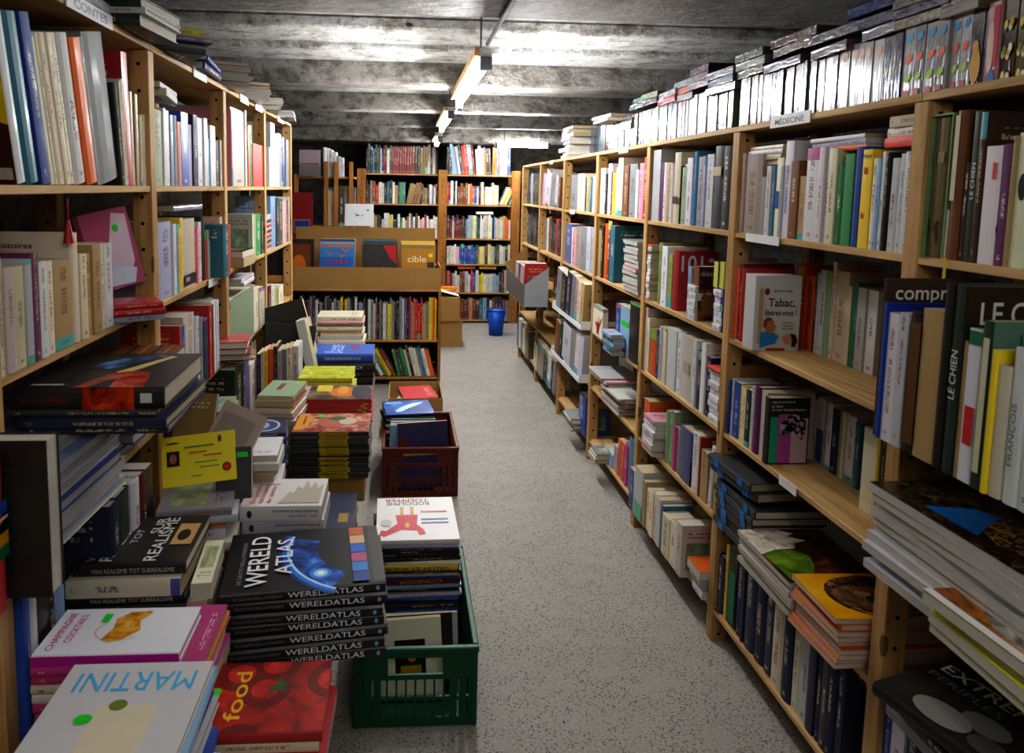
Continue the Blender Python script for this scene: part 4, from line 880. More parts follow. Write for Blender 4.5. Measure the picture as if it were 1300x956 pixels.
# stack of art books in the nearest left bay
lpile('w25 L24 W26 B24 w27 W25 L24 w26', -.845, 1.49, .8635, .36, .36, 'art book pile in nearest left bay', 'art books in the nearest left bay', 'left', hard=True, page='d4d4d4', jit=.02)
pz = .8635+.201
pile('arta', 1.165, 17, 205, 492, pz, .3, 'b46h E14h n22h n18h', 'black art books topmost in near left bay', 'black art books in the nearest left bay', .02, labels=['black art book with flame coloured figure on cover, near left bay'], tags=['flame'], jit=.02, fill=False)
lying(.05, .3, .25, 'm', True, -.75, 1.93, 1.061, .05, 'brown covered art book behind the black flame cover book', None, 'left', page='e2e2e2', tagname='brown')
lpile('W22 B24 w22', -.86, 1.9, .8635, .3, .27, 'rear art book pile in nearest left bay', 'art books behind the black ones', 'left', hard=True, page='dcdcdc', jit=.01)
lpile('B28 w26 W26 B24 w24', -.775, 1.9, .932, .3, .27, 'rear art book pile in nearest left bay', 'art books behind the black ones', 'left', hard=True, page='dcdcdc', jit=.02)
o = make_book(.045, .28, .34, 'b', True, Vector((-.94, 1.248, .8635)), (0, 0, -PI/2), 'black hardback standing at the nearest left post, page edges to aisle', None, False, True, mat=M_PLAIN)
o = make_book(.035, .27, .3, 'c2303a', True, Vector((-.66, 1.15, .8635)), (0, 0, PI/2), 'red striped hardback at the left edge beside black one', None, True, True, tagname='striped')
row('38 | 48,712,B 56,708,w 70,715,b 82,712,b 94,720,L', 'L', -.70, LT_[1]+.0005, (0, 0, 1), 'under nearest left shelf by post', 'books under the nearest left shelf', (1.303, 2.09), hardp=.6)
row('134 | 141,606,o 149,612,C 160,606,n 175,575,Gg@green_t 185,580,wh 192,575,R 200,590,E', 'L', -.655, LT_[1]+.0005, (0, 0, 1), 'behind the realism pile', 'books behind the realism pile', (1.6, 2.09), hardp=.6)
# ------------------------------------------------------------------ crates
def crate(x0, x1, y0, y1, h, colour, label):
    m = flat('moulded_plastic_'+colour, colour, .42, .1, 15, .4)
    o = empty('plastic_crate', ((x0+x1)/2, (y0+y1)/2, 0)); tag(o, label, 'crate', 'plastic crates'); w, d = (x1-x0)/2, (y1-y0)/2; T = .008
    b = MB()
    for (a0, a1, c0, c1) in ((-w-.006, w+.006, -d-.006, -d+.012), (-w-.006, w+.006, d-.012, d+.006), (-w-.006, -w+.012, -d+.0125, d-.0125), (w-.012, w+.006, -d+.0125, d-.0125)): b.box(a0, c0, h-.018, a1, c1, h)
    b.obj('crate_rim', m, o, None, .003)
    b = MB(); b.box(-w+.01, -d+.01, .004, w-.01, d-.01, .012)
    b.obj('crate_base', m, o)
    for side in range(4):
        L = w if side < 2 else d; b = MB()
        hand = side < 2
        zs = [(.004, .03), (.085, .095), (.15, .16), (h-.06, h-.0185)] if not hand else [(.004, .03), (.085, .095), (h-.1, h-.085)]
        for z0, z1 in zs: b.box(-L+.0005, 0, z0, L-.0005, T, z1)
        if hand:
            b.box(-L+.0005, 0, h-.0845, -L*.45, T, h-.0185); b.box(L*.45, 0, h-.0845, L-.0005, T, h-.0185); b.box(-L*.449, 0, h-.0325, L*.449, T, h-.0185)
        n = int(2*L/.028); top_ = zs[-1][0]-.0003
        for k in range(n+1):
            xx = -L+.012+(2*L-.024)*k/n
            solid = abs(xx) > L*.55
            b.box(xx-(.0105 if solid else .003), .001, .0302, xx+(.0105 if solid else .003), T-.001, top_)
        for s in (-1, 1): b.box(s*L-(.012 if s > 0 else .0), -.003, .004, s*L+(.012 if s < 0 else 0), T, h-.0188)
        p = b.obj('crate_side', m, o)
        p.location = [(0, -d, 0), (0, d, 0), (-w, 0, 0), (w, 0, 0)][side]; p.rotation_euler = (0, 0, [0, PI, -PI/2, PI/2][side])
    return o
crate(-.13, .228, 1.935, 2.52, .25, '1f5b41', 'green slatted plastic crate on the floor in the foreground')
crate(-.092, .292, 3.5, 4.08, .262, '672c22', 'dark red slatted plastic crate on the floor further back')
# contents of the green crate
gp = 'pile in green crate'
pile('rud', .40, 476, 583, 684, .0125, .33, 'w20h v8 n8 b16 E10 b14 C14 y18 G8 C18 B8 R22 L10 b18 W12 B9 C12 E20 B22 W20 e22 b24 W26 n24', gp, 'books piled in the green crate', .02, labels=['white picture book with upside-down red dress drawing, top of crate pile'] + [None]*6 + ['yellow picture book with blue upside-down lettering in the green crate', None, None, None, 'maroon book lettered CONDOR upside down in the green crate'], tags=['rud'] + [None]*6+['tim', None, None, None, 'condor'], jit=.007, dw=.04, fill=False)
facing(.235, .235, .02, 'C', -.095, 2.04, .0125, .2, -.05, 'pale cream book with black square picture standing behind crate front', 0, 'square_')
facing(.24, .225, .016, 'b', -.065, 2.08, .0125, .2, -.04, 'black book standing behind the cream one in green crate')
facing(.25, .215, .014, 'W', -.06, 2.105, .0125, .2, -.02, 'white edged book third from the front of the green crate')
# contents of the red crate
pile('dol', .405, 487, 549, 512, .19, .25, 'B8 b10 E10 C8 E12 n10 W9 e14 L10 C12 b12 E14 C14 k12', 'pile in red crate', 'books piled in the red crate', .12, labels=['blue album with white dolphin, topmost of the red crate pile'], tags=['dolphin'], dw=.06, jit=.012, fill=False)
facing(.26, .34, .02, '2a2560', .0, 3.56, .02, .12, -.06, 'dark purple book with yellow stripe standing in red crate front', 0, 'purple')
for i, c in enumerate('LWeRwEk'):
    facing(.24, .33+random.uniform(-.02, .01), .012, c, -.06+i*.001, 3.585+i*.0165, .02, .12, 0, '%s book, %s behind the purple one in red crate' % (CN[c], ordn(i+1)), group='books standing in the red crate')
block(-.06, .26, 3.74, 4.04, .0125, .185, 'cardboard box inside the red crate under the pile')
# open cardboard carton behind the red crate
cb = empty('cardboard_box', (.09, 4.52, 0)); tag(cb, 'open brown cardboard carton on the floor behind the red crate', 'box', 'cardboard boxes')
for n_, (a, b_, c, d_) in dict(a=(-.17, -.2, .17, -.194), b=(-.17, .194, .17, .2), c=(-.17, -.1935, -.164, .1935), d=(.164, -.1935, .17, .1935)).items():
    b = MB(); b.box(a, b_, .005, c, d_, .27); b.obj('box_side', M_CARD, cb)
b = MB(); b.box(-.17, -.2, 0, .17, .2, .0045); b.obj('box_base', M_CARD, cb)
z = .005
for i in range(9):
    t = random.uniform(.02, .035); c = random.choice('wWCre')
    lying(t-.0005, .22, .28, c, False, .09+random.uniform(-.03, .03), 4.52, z, random.uniform(-.2, .2), '%s paperback, %s from bottom inside the open carton' % (CN[c], ordn(i+1)), 'paperbacks in the open carton', 'near'); z += t
# ------------------------------------------------------------------ record stand with cardboard trough
rs = empty('record_stand', (-.31, 5.8, 0)); tag(rs, 'low wooden record stand with magazine shelves facing the viewer', 'shelf unit')
def rsb(n, x0, y0, z0, x1, y1, z1, m=M_POSTB): return box_obj(n, x0+.31, y0-5.8, z0, x1+.31, y1-5.8, z1, m, rs, .002)
rsb('side_panel', -.93, 5.56, 0, -.91, 6.06, .76); rsb('side_panel', .285, 5.56, 0, .31, 6.06, .76)
rsb('shelf', -.9095, 5.56, .05, .2845, 6.05, .068, M_PLANKX); rsb('shelf', -.9095, 5.56, .354, .2845, 6.05, .372, M_PLANKX); rsb('shelf', -.93, 5.56, .7603, .31, 6.06, .778, M_PLANKX)
rsb('back_panel', -.9095, 6.051, .069, .2845, 6.06, .76, M_POSTB)
ct = empty('cardboard_trough', (-.31, 5.8, .7785)); tag(ct, 'long brown cardboard trough holding records on the stand', 'box')
def ctb(n, x0, y0, z0, x1, y1, z1): return box_obj(n, x0+.31, y0-5.8, z0, x1+.31, y1-5.8, z1, M_CARD, ct)
ctb('trough_front', -.925, 5.565, 0, .305, 5.571, .172); ctb('trough_back', -.9, 6.045, 0, .275, 6.051, .46); ctb('trough_base', -.925, 5.5715, 0, .305, 6.0445, .004)
ctb('trough_side', -.925, 5.5715, .0045, -.919, 6.0445, .172); ctb('trough_side', .299, 5.5715, .0045, .305, 6.0445, .172)
for ci, (xl, w, codes, words) in enumerate(((-.905, .18, 'mbeEkbn', 'first'), (-.655, .27, 'uLVEebw', 'blue fronted'), (-.32, .275, 'bERkwbv', 'black fronted'), (-.015, .27, 'TyEWbeo', 'gold fronted'))):
    for i, c in enumerate(codes):
        hh = .345 if i == 0 else .345+random.uniform(.0, .035)
        lb = '%s record sleeve, %s behind the front of the %s column' % (CN[c], ordn(i), words) if i else ['dark orange record sleeve at the left end of the trough', 'blue record sleeve with orange gulls, front of trough', 'black record sleeve with red corner, front of trough', 'gold record sleeve lettered cible, front of trough'][ci]
        facing(w, hh, .006, c, xl+random.uniform(-.006, .006)*(i > 0), 5.60+i*.03, .783, .12, 0, lb, 0, 'lp%d' % ci if i == 0 else None, False, True, None if i == 0 else 'record sleeves in the trough', 'record_sleeve')
seqrow('REbReEwEebeEbweReybyeEbwEveEbwewmbeEweyYenbewVbreorrrtteyyoy', 381, 554, (.28, .34), 'B', 5.575, .3725, 'on magazine shelf of record stand', 'magazines on the record stand', kind='magazine', depth=.25)
seqrow('Yebwgym', 468, 505, (.19, .225), 'B', 5.58, .0685, 'leaning on low shelf of record stand', 'magazines leaning on the low shelf', kind='magazine', depth=.22, lean=-30)
seqrow('gEgWbCwekwo', 505, 552, (.2, .25), 'B', 5.58, .0685, 'right end of low record stand shelf', 'magazines leaning on the low shelf', kind='magazine', depth=.22, lean=-14)
# white card on the trough back
wc = empty('paper_sheet', (-.37, 6.03, 1.25)); tag(wc, 'white paper with black sketch and green sticker above the trough', 'paper')
b = MB(); b.box(-.12, -.004, 0, .12, .0, .19, Matrix.Rotation(-.25, 4, 'X')); b.obj('sheet', flat('white_paper', 'd9dade', .7, .04), wc)
Fw = Face(wc, Matrix.Rotation(-.25, 4, 'X') @ Vector((-.12, -.0045, 0)), (1, 0, 0), Matrix.Rotation(-.25, 4, 'X') @ Vector((0, 0, 1)), .24, .19)
for k in range(6): Fw.poly('sketch', [(.36+.05*k, .55-.03*k), (.42+.04*k, .42+.02*k), (.44+.04*k, .44+.02*k), (.38+.05*k, .57-.03*k)], '3b3b44')
Fw.disc('price_sticker', .8, .72, .05, .05, '3fd044')
# ------------------------------------------------------------------ back corner, left
rk = empty('storage_rack', (-.8, 7.3, 0)); tag(rk, 'pine storage rack with slats in the dim back left corner', 'rack')
for x in (-.28, .02, .12, .27): box_obj('post', x-.02, -.02, 0, x+.02, .02, 1.83 if x > -.2 else 1.7, M_POSTB, rk)
for z in (.6, 1.16, 1.66): box_obj('shelf', -.3, .021, z, .3, .4, z+.02, M_PLANKX, rk)
def framed(x, y, z, w, h, bg, label, extra=()):
    o = empty('framed_print', (x, y, z)); tag(o, label, 'picture', 'pictures in the back corner')
    b = MB(); b.box(-w/2, -.01, 0, w/2, .01, h); b.obj('print_panel', flat('panel_'+bg, bg, .5, .1), o)
    f = Face(o, (-w/2, -.0105, 0), (1, 0, 0), (0, 0, 1), w, h)
    for a in extra: f.rect('picture', *a)
    return f
framed(-.94, 7.27, 1.68, .21, .26, '9a8b90', 'mauve grey landscape print standing on the back corner rack', ((0, .0, 1, .4, '6f6a6c'), (.05, .42, .95, .5, '7d5a5e')))
framed(-.93, 6.6, 1.1, .2, .42, '7c141c', 'red display panel with small pictures in back left corner', ((.12, .12, .9, .42, '8c6a66'), (.2, .16, .84, .38, '1d3f8c')))
zz = 1.6805
row('410 | 414,187,w 418,188,w 422,190,W 427,193,w 431,198,e 436,200,W', 'B', 7.33, 1.6805, (0, 0, 1), 'top shelf of back corner rack', 'white folders on the corner rack', None)
row('410 | 414,238,q 418,240,C 424,238,c', 'B', 7.33, 1.1805, (0, 0, 1), 'middle shelf of back corner rack', 'books on the corner rack', None)
row('430 | 437,236,E 443,236,q 450,238,E', 'B', 7.33, 1.1805, (0, 0, 1), 'middle shelf of back corner rack', 'books on the corner rack', None)
# cartons and bucket near the back bookcase
block(.36, .60, 6.95, 7.25, 0, .262, 'lower brown carton stacked by the back bookcase')
block(.35, .57, 6.93, 7.23, .2632, .505, 'upper brown carton stacked by the back bookcase')
ps = empty('paper_sheet', (.46, 7.02, .507)); tag(ps, 'white folded paper lying on the upper brown carton', 'paper')
b = MB(); b.box(-.1, -.07, 0, .1, .09, .004, Matrix.Rotation(.25, 4, 'Y') @ Matrix.Translation((0, 0, .03))); b.obj('sheet', flat('white_sheet', 'd9dade', .7, .04), ps)
for i, c in enumerate('oyoyo'):
    lying(.014, .16, .12, c, False, .47+random.uniform(-.02, .02), 7.16, .5065+.0145*i, random.uniform(-.2, .2), '%s booklet, %s from bottom on the upper carton' % (CN[c], ordn(i+1)), 'booklets on the carton', 'near')
bk = empty('bucket', (1.02, 7.55, 0)); tag(bk, 'blue plastic bucket on the floor at the end of the aisle', 'bucket')
mB = flat('blue_plastic', '1f58b8', .4, .06); b = MB()
for (r0, z0, r1, z1) in ((.075, 0, .095, .27), (.102, .272, .102, .285)):
    n = 20
    A = [b.bm.verts.new((r0*math.cos(2*PI*k/n), r0*math.sin(2*PI*k/n), z0)) for k in range(n)]; B_ = [b.bm.verts.new((r1*math.cos(2*PI*k/n), r1*math.sin(2*PI*k/n), z1)) for k in range(n)]
    for k in range(n): b.bm.faces.new((A[k], A[(k+1) % n], B_[(k+1) % n], B_[k])).smooth = True
    if z0 == 0: b.bm.faces.new(list(reversed(A)))
ob_ = b.obj('bucket_body', mB, bk); sm_ = ob_.modifiers.new('wall', 'SOLIDIFY'); sm_.thickness = .003
# ------------------------------------------------------------------ back bookcase rows
BT = [z+.0185 for z in BL]
def bp(X): return proj((X, BY+.01, 1.0))[0]
lx0, lx1, rx0, rx1 = bp(BX[0]+.054), bp(BX[1]-.054), bp(BX[1]+.054), bp(BX[2]-.054)
kw = dict(parts=False, dmax=.22)
def brow(seq, x0, x1, lev, hts, where, lean=0): seqrow(seq, x0, x1, hts, 'B', BY+.015, BT[lev], where, 'books on the '+where.replace('on ', ''), lean=lean, **kw)
brow('bGnkbEEWnRRwE', lx0, lx0+.36*(lx1-lx0), 5, (.26, .34), 'on top of back bookcase, left bay')
brow('RRRRRRRRRR', lx0+.36*(lx1-lx0), lx0+.68*(lx1-lx0), 5, (.3, .32), 'maroon set on top of back bookcase')
brow('bEOOOqEqb', lx0+.68*(lx1-lx0), lx1, 5, (.27, .34), 'on top of back bookcase before post')
brow('EEe', rx0, rx0+9, 5, (.26, .33), 'on top of back bookcase, right bay')
brow('LeWE', rx0+9, rx0+22, 5, (.3, .36), 'leaning on top of back bookcase right bay', -9)
brow('rrpR', rx0+22, rx0+37, 5, (.32, .38), 'red leaning on top of back bookcase', -7)
brow('wpqobE', rx0+38, rx0+57, 5, (.26, .34), 'leaning right of red ones, back bookcase top', -4)
brow('oookrCCCCwbB', rx0+58, rx1, 5, (.31, .34), 'orange and cream set on back bookcase top')
brow('MMQmrCWbknCtngk', lx0, lx0+.55*(lx1-lx0), 4, (.2, .27), 'on second level of back bookcase left')
brow('TTmmT', lx0+.56*(lx1-lx0), lx0+.75*(lx1-lx0), 4, (.22, .25), 'leaning on second level of back bookcase left', 12)
brow('EOTbwVCb', lx0+.77*(lx1-lx0), lx1, 4, (.18, .24), 'before post on second level of back bookcase')
brow('rRwbw', rx0, rx0+13, 4, (.24, .28), 'on second level of back bookcase right')
brow('mmmmcoxBwMctCwCcCc', rx0+14, rx1-15, 4, (.2, .27), 'middle of second level, back bookcase right')
brow('CycEy', rx1-14, rx1, 4, (.19, .22), 'leaning at right end of second level, back bookcase', 24)
brow('bECqtEbWwCyWbEwgCqtwEwbCpwrwCwwC', lx0, lx1, 3, (.2, .29), 'on third level of back bookcase left')
brow('MRwRRRREbLLlcCgEwwcWCCnLcqCtoow', rx0, rx1, 3, (.22, .28), 'on third level of back bookcase right')
brow('wcCwpBBBBBBBkyCyECyLbECwcnC', rx0, rx1, 2, (.2, .24), 'on fourth level of back bookcase right')
brow('wceEbWckR', lx0, lx1, 2, (.2, .24), 'on fourth level of back bookcase left')
brow('rRqwCmmWwrBwyyCwcLLnRqw', rx0, rx1, 1, (.2, .27), 'on fifth level of back bookcase right')
brow('mRRrRRRtRMkLbCRMnRem', rx0, rx1, 0, (.22, .27), 'on lowest level of back bookcase right')
brow('eRbwmEcWnR', lx0, lx1, 1, (.2, .25), 'on fifth level of back bookcase left')
for i, (x, lev, c, h0) in enumerate(((.75, 1, 'o', .275), (1.0, 1, 'y', .275), (.95, 3, 'C', .285))):
    lying(.03, .2, .16, c, False, x, BY+.1, BT[lev]+h0, .02, '%s paperback lying across the %s of back bookcase' % (CN[c], ['fifth level left part', 'fifth level middle', 'third level'][i]), 'books lying across the back bookcase rows', 'near')
# ------------------------------------------------------------------ printing on the covers that can be read
def T(nm): return top_face(nm)
f = T('atlas0'); f.rect('cover_picture', .0, .0, .93, 1, '0b0c12')
def arc(f, nm, cx, cy, r0, r1, a0, a1, colr, asp=1.3):
    P = [(cx+r0*math.cos(a0+(a1-a0)*i/16), cy+asp*r0*math.sin(a0+(a1-a0)*i/16)) for i in range(17)] + [(cx+r1*math.cos(a1-(a1-a0)*i/16), cy+asp*r1*math.sin(a1-(a1-a0)*i/16)) for i in range(17)]
    f.poly(nm, P, colr)
A_PL = art('planet', ((.3, '05070f'), (.45, '0d2f78'), (.56, '1f66c8'), (.68, '6ab4f0')), 14, 6, .6)
arc(f, 'planet_body', .98, .62, .40, .60, 2.85, 4.15, A_PL)
for r0, r1, c in ((.59, .625, '123a86'), (.57, .60, '2a78d8'), (.553, .572, 'a9dcff')): arc(f, 'planet_rim', .98, .62, r0+.03, r1+.03, 2.8, 4.2, c)
f.disc('sun_glow', .60, .2, .07, .085, '3f8ee0'); f.disc('sun_glow', .60, .2, .045, .055, '9fd4ff'); f.disc('sun_glow', .60, .2, .022, .028, 'ffffff')
for i, c in enumerate(('c86a2c', 'd8b48a', '2a6ac8', 'b85a8a', '3a8ad0', '2a4f9a')): f.rect('picture_strip', .8, .02+.16*(5-i), .9, .17+.16*(5-i), c)
f.text('WERELD', .14, .06, .27, .9, 'e8e8ec', 1); f.text('ATLAS', .31, .22, .42, .82, 'e8e8ec', 1)
f.text('DE GROTE GEILLUSTREERDE', .09, .1, .115, .8, 'a8a8b0', 1, False)
for i in range(7):
    if 'atlas%d' % i in REG:
        s_ = spine_face('atlas%d' % i); s_.text('WERELDATLAS', .4, .26, .86, .76, 'e4e4e8'); s_.text('DE GROTE GEILLUSTREERDE', .08, .36, .37, .6, '8f8f96', 0, False)
        s_.disc('spine_emblem', .95, .5, .012, .22, '8fa8c8')
A_TO = art('tomatoes', ((.3, '5a0c08'), (.45, 'a01a10'), (.6, 'c8281a'), (.72, 'd8503a'), (.8, '6a3a1a')), 11, 3, .8, 9, '6a0e0a')
f = T('food'); f.rect('cover_picture', 0, 0, 1, 1, A_TO)
f.poly('leaf', [(.57, .62), (.62, .66), (.63, .78), (.66, .67), (.74, .7), (.68, .62), (.7, .52), (.64, .58), (.58, .52)], '3f5a24')
f.text('food', .3, .15, .42, .85, 'e0b828', 1); f.disc('price_sticker', .2, .55, .035, .06, '2fd03a')
f = T('martini'); f.text('MARTINI', .1, .66, .92, .88, '58b4e0', 2, False); f.rect('cover_picture', .35, .0, .75, .5, 'd8d0b8'); f.disc('olive', .48, .5, .06, .06, '7a8a3a'); f.disc('price_sticker', .3, .36, .06, .05, '2fd03a')
f = T('recipe'); A_FR = art('golden_fruit', ((.35, 'b0701a'), (.5, 'd89a2a'), (.65, 'e8c060')), 40, 4, .6); f.poly('golden_fruit', [(.4, .3), (.44, .55), (.42, .75), (.5, .9), (.66, .92), (.64, .8), (.6, .72), (.64, .5), (.56, .32), (.46, .24)], A_FR); arc(f, 'plate', .5, .5, .17, .178, 2.4, 5.6, 'd0b070'); f.text('CHAMPAGNE', .06, .1, .11, .9, 'd0409a', 1, False); f.text('COCKTAILS', .15, .25, .2, .85, 'd0409a', 1, False); f.rect('price_sticker', .32, .68, .38, .86, '2fd03a')
s_ = spine_face('recipe'); s_.rect('pink_spine', 0, .02, 1, .98, 'b8289a')
f = T('real'); f.text('VAN', .08, .06, .17, .34, 'c8c8c8', 1); f.text('REALISME', .2, .06, .32, .92, 'e6e6e6', 1); f.text('TOT', .37, .4, .44, .7, 'd0d0d0', 1); f.text('SUR', .5, .6, .6, .95, 'e6e6e6', 1); f.text('REALISME', .6, .04, .72, .95, 'e6e6e6', 1); f.rect('cover_picture', .76, .35, .96, .8, 'c8a070'); f.disc('figure', .85, .55, .06, .12, '2a2a30'); f.rect('price_sticker', .2, .78, .3, .94, 'e8e020')
f.disc('bronze_shape', .1, .5, .07, .13, '8a5a20')
for n_ in ('real', 'real2', 'real3'):
    if n_ in REG: s_ = spine_face(n_); s_.text('VAN REALISME TOT SURREALISME', .16, .3, .9, .66, 'd0d0c4', 0, False)
f = T('brux'); f.text('Bruxelles', .1, .1, .17, .9, 'd05a4a', 1, False); f.text('dans la tourmente', .2, .1, .26, .9, 'd05a4a', 1, False); f.text('du siècle', .3, .1, .36, .7, 'd05a4a', 1, False)
f.poly('skyline', [(.45, .1), (.96, .1), (.96, .8), (.9, .6), (.85, .85), (.8, .62), (.74, .9), (.7, .6), (.64, .7), (.6, .45), (.55, .5), (.5, .3)], 'b8b0a4')
for n_ in ('brux', 'brux2'): s_ = spine_face(n_); s_.text('Bruxelles dans la tourmente', .4, .55, .95, .75, '50505a', 2, False); s_.text('du siècle', .6, .25, .95, .42, '70707a', 2, False); s_.disc('spine_mark', .12, .5, .03, .25, '40404a')
for n_ in ('blue1', 'blue2'): f = T(n_); f.rect('gold_label', .82, .3, .93, .5, 'a88a4a')
A_FD = art('plates_of_food', ((.3, '6a1f1a'), (.45, 'a84a40'), (.55, 'c8806a'), (.65, 'd8c0a0'), (.75, '5a6a34')), 26, 4, .5)
f = T('by0'); f.rect('cover_picture', 0, 0, 1, 1, A_FD); f.rect('title_band', .02, .1, .1, .9, 'd8a020'); f.rect('title_band', .13, .2, .19, .9, 'd8a020'); f.disc('dish', .5, .5, .2, .3, 'b86a58'); f.disc('dish', .7, .55, .12, .2, 'c8b8a0'); f.rect('price_sticker', .28, .75, .36, .92, '3fd044'); f.disc('herbs', .55, .7, .12, .1, '3a6a34')
for i in range(21):
    if 'by%d' % i in REG: s_ = spine_face('by%d' % i); s_.rect('yellow_band', .36, .04, .74, .96, 'b8a018'); s_.rect('black_lines', .44, .4, .7, .6, '1a1a14')
A_VS = art('dim_interior', ((.35, '3a3230'), (.5, '7a6454'), (.62, 'a08a70'), (.72, '4a4a5a')), 18, 4, .4)
f = T('rm0'); f.rect('cover_picture', 0, 0, 1, 1, A_VS); f.disc('vase', .58, .5, .2, .34, 'c8761e'); f.disc('vase', .58, .62, .08, .3, 'd89a30'); f.disc('shadow', .85, .5, .14, .5, '2a2c3c'); f.rect('price_sticker', .32, .75, .4, .95, '3fd044'); f.poly('title_band', [(.02, .1), (.1, .1), (.1, .9), (.02, .9)], 'b0a8a0'); f.rect('yellow_patch', .2, .5, .42, .95, 'c8b83a')
for i in range(15):
    if 'rm%d' % i in REG and i > 1: s_ = spine_face('rm%d' % i); s_.rect('yellow_mark', .86+.02*((i*7) % 5-2), .1, .92+.02*((i*7) % 5-2), .9, 'c8b020')
A_YG = art('salad', ((.3, '6a5a2a'), (.42, 'b0b830'), (.6, 'c8cc3a'), (.7, 'e0e0c0')), 32, 4, .5)
f = T('yg0'); f.rect('cover_picture', 0, 0, 1, 1, A_YG)
f = T('atl'); f.text('ATLAS', .3, .3, .5, .9, 'b8d0f0', 2); f.text('MONDIAL', .2, .1, .5, .25, 'b8d0f0', 2); f.disc('picture', .68, .65, .08, .15, '8a3a3a')
s_ = spine_face('atl'); s_.text('ATLAS GEOGRAPHIQUE MONDIAL', .22, .35, .8, .72, 'c8d8f0', 2)
for n_ in ('atlb', 'atlc'): s_ = spine_face(n_); s_.text('ATLAS MONDIAL', .2, .28, .8, .72, 'c8c8cc' if n_ == 'atlb' else '6a6a70', 2)
f = T('mix0'); f.rect('cover_title', .2, .35, .6, .5, '8a4a3a'); f.disc('price_sticker', .15, .8, .06, .05, '8fd85a')
f = T('oval'); f.disc('pale_oval', .5, .5, .36, .38, 'c2cede'); f.disc('oval_drawing', .5, .5, .3, .31, '3a4f78'); f.disc('oval_drawing', .46, .5, .14, .2, 'a8b8cc')
s_ = spine_face('oval'); s_.text('LES AMANTS', .2, .25, .8, .75, 'd0dae8', 0, False)
REGf = REG['yellowbook']; f = near_face_r('yellowbook')
f.rect('portrait_photo', .08, .4, .25, .7, '2a1a14'); f.disc('portrait_face', .165, .55, .05, .1, 'a86a50'); f.disc('violin', .16, .86, .09, .02, '7a4a1a'); f.disc('violin', .8, .86, .025, .07, '7a3a1a'); f.disc('red_seal', .88, .28, .06, .09, '9c1f1f'); f.disc('red_seal', .88, .28, .035, .055, 'c83a30')
for (a, b, c, d_, cc) in ((.32, .74, .72, .77, '5a8a2a'), (.38, .62, .62, .65, 'd0582a'), (.58, .54, .82, .57, 'd0582a'), (.46, .42, .76, .44, '5a8a2a'), (.52, .32, .78, .34, '5a8a2a'), (.4, .16, .54, .18, '5a8a2a')): f.rect('line_of_print', a, b, c, d_, cc)
f = near_face_r('worn'); f.rect('page_text', .1, .2, .85, .85, '8d857c'); 
f = near_face_r('darkgs'); f.rect('price_sticker', .6, .8, .9, .9, '2fd03a')
f = T('flame'); A_BG = art('blue_smoke', ((.35, '12161e'), (.5, '2a4a70'), (.65, '6a9ac8')), 14, 5, .8); A_FL = art('flames', ((.3, '2a0a06'), (.45, '8a1e10'), (.58, 'c8481a'), (.7, 'e08a2a')), 16, 4, 1); f.poly('blue_glow', [(.25, .55), (.4, .8), (.6, .95), (.75, .92), (.7, .8), (.62, .7), (.45, .5)], A_BG); f.poly('pale_streak', [(.52, .4), (.78, .9), (.84, .88), (.62, .38)], 'c8b880')
f.poly('flame_figure', [(.38, .0), (.44, .2), (.5, .35), (.6, .42), (.7, .44), (.78, .4), (.83, .2), (.86, 0)], A_FL); f.poly('flame_figure', [(.48, .0), (.54, .18), (.6, .22), (.63, 0)], '140a08'); f.rect('small_lettering', .08, .05, .3, .09, 'b8b8b4')
s_ = spine_face('flame'); s_.text('Kunst in België', .03, .3, .35, .6, '9a2a18', 0, False); s_.rect('flame_figure', .45, .0, .8, 1, A_FL); s_.rect('price_label', .84, .3, .92, .75, 'd0d0cc')
f = T('brown'); 
for k in range(7): f.rect('grain_streak', .02, .08+.13*k, .98, .12+.13*k, '4a2c18' if k % 2 else 'a86a34')
r_, t_, h_, d_ = REG['striped']; f = Face(r_, (0, -.0008, 0), (1, 0, 0), (0, 0, 1), t_, h_)
for i, (b0, b1, c) in enumerate(((.62, .7, '2a5ab0'), (.5, .56, '1c1c1c'), (.42, .5, 'd89a1e'), (.34, .42, '1f7a4a'), (.58, .6, 'e8e0d0'))): f.rect('stripe', 0, b0, 1, b1, c)
f = Face(r_, (0, d_, 0), (0, -1, 0), (0, 0, 1), d_, h_)
for (b0, b1, c) in ((.62, .7, '2a5ab0'), (.5, .56, '1c1c1c'), (.42, .5, 'd89a1e'), (.34, .42, '1f7a4a')): f.rect('stripe', .6, b0, 1, b1, c)
f = T('rud'); f.rect('cover_paper', .0, .0, 1, 1, 'e6e4e2'); f.text('RODOLPHE', .12, .8, .68, .88, '2a6a4a', 2); f.text('TOEPFFER', .1, .89, .68, .97, 'c02a4a', 2)
f.poly('red_dress', [(.04, .12), (.1, .08), (.3, .22), (.5, .2), (.52, .1), (.6, .12), (.58, .22), (.5, .34), (.52, .56), (.24, .56), (.26, .36), (.12, .2), (.06, .22)], 'c82a3a')
f.rect('leg_shape', .3, .56, .34, .76, 'd8a860'); f.rect('leg_shape', .43, .56, .47, .76, 'd8a860'); f.disc('yellow_shape', .38, .32, .03, .06, 'd8b03a'); f.disc('pale_roundel', .12, .38, .07, .08, 'c8c8c4')
for b in (.36, .44, .62): f.rect('line_of_print', .56, b, .9, b+.02, '6a8ac0' if b < .6 else 'c86a6a')
if 'tim' in REG: s_ = spine_face('tim'); s_.text('VALLEY ET ANDRE', .08, .2, .9, .8, '1f4f8a', 2)
if 'condor' in REG: s_ = spine_face('condor'); s_.text('CONDOR', .25, .22, .78, .82, 'd0a828', 2)
f = near_face_r('square_'); f.rect('black_square', .38, .25, .78, .74, '14141a'); f.disc('small_figure', .6, .52, .06, .06, 'c88a4a')
f.rect('yellow_shape', .45, .26, .72, .42, 'a88a1e')
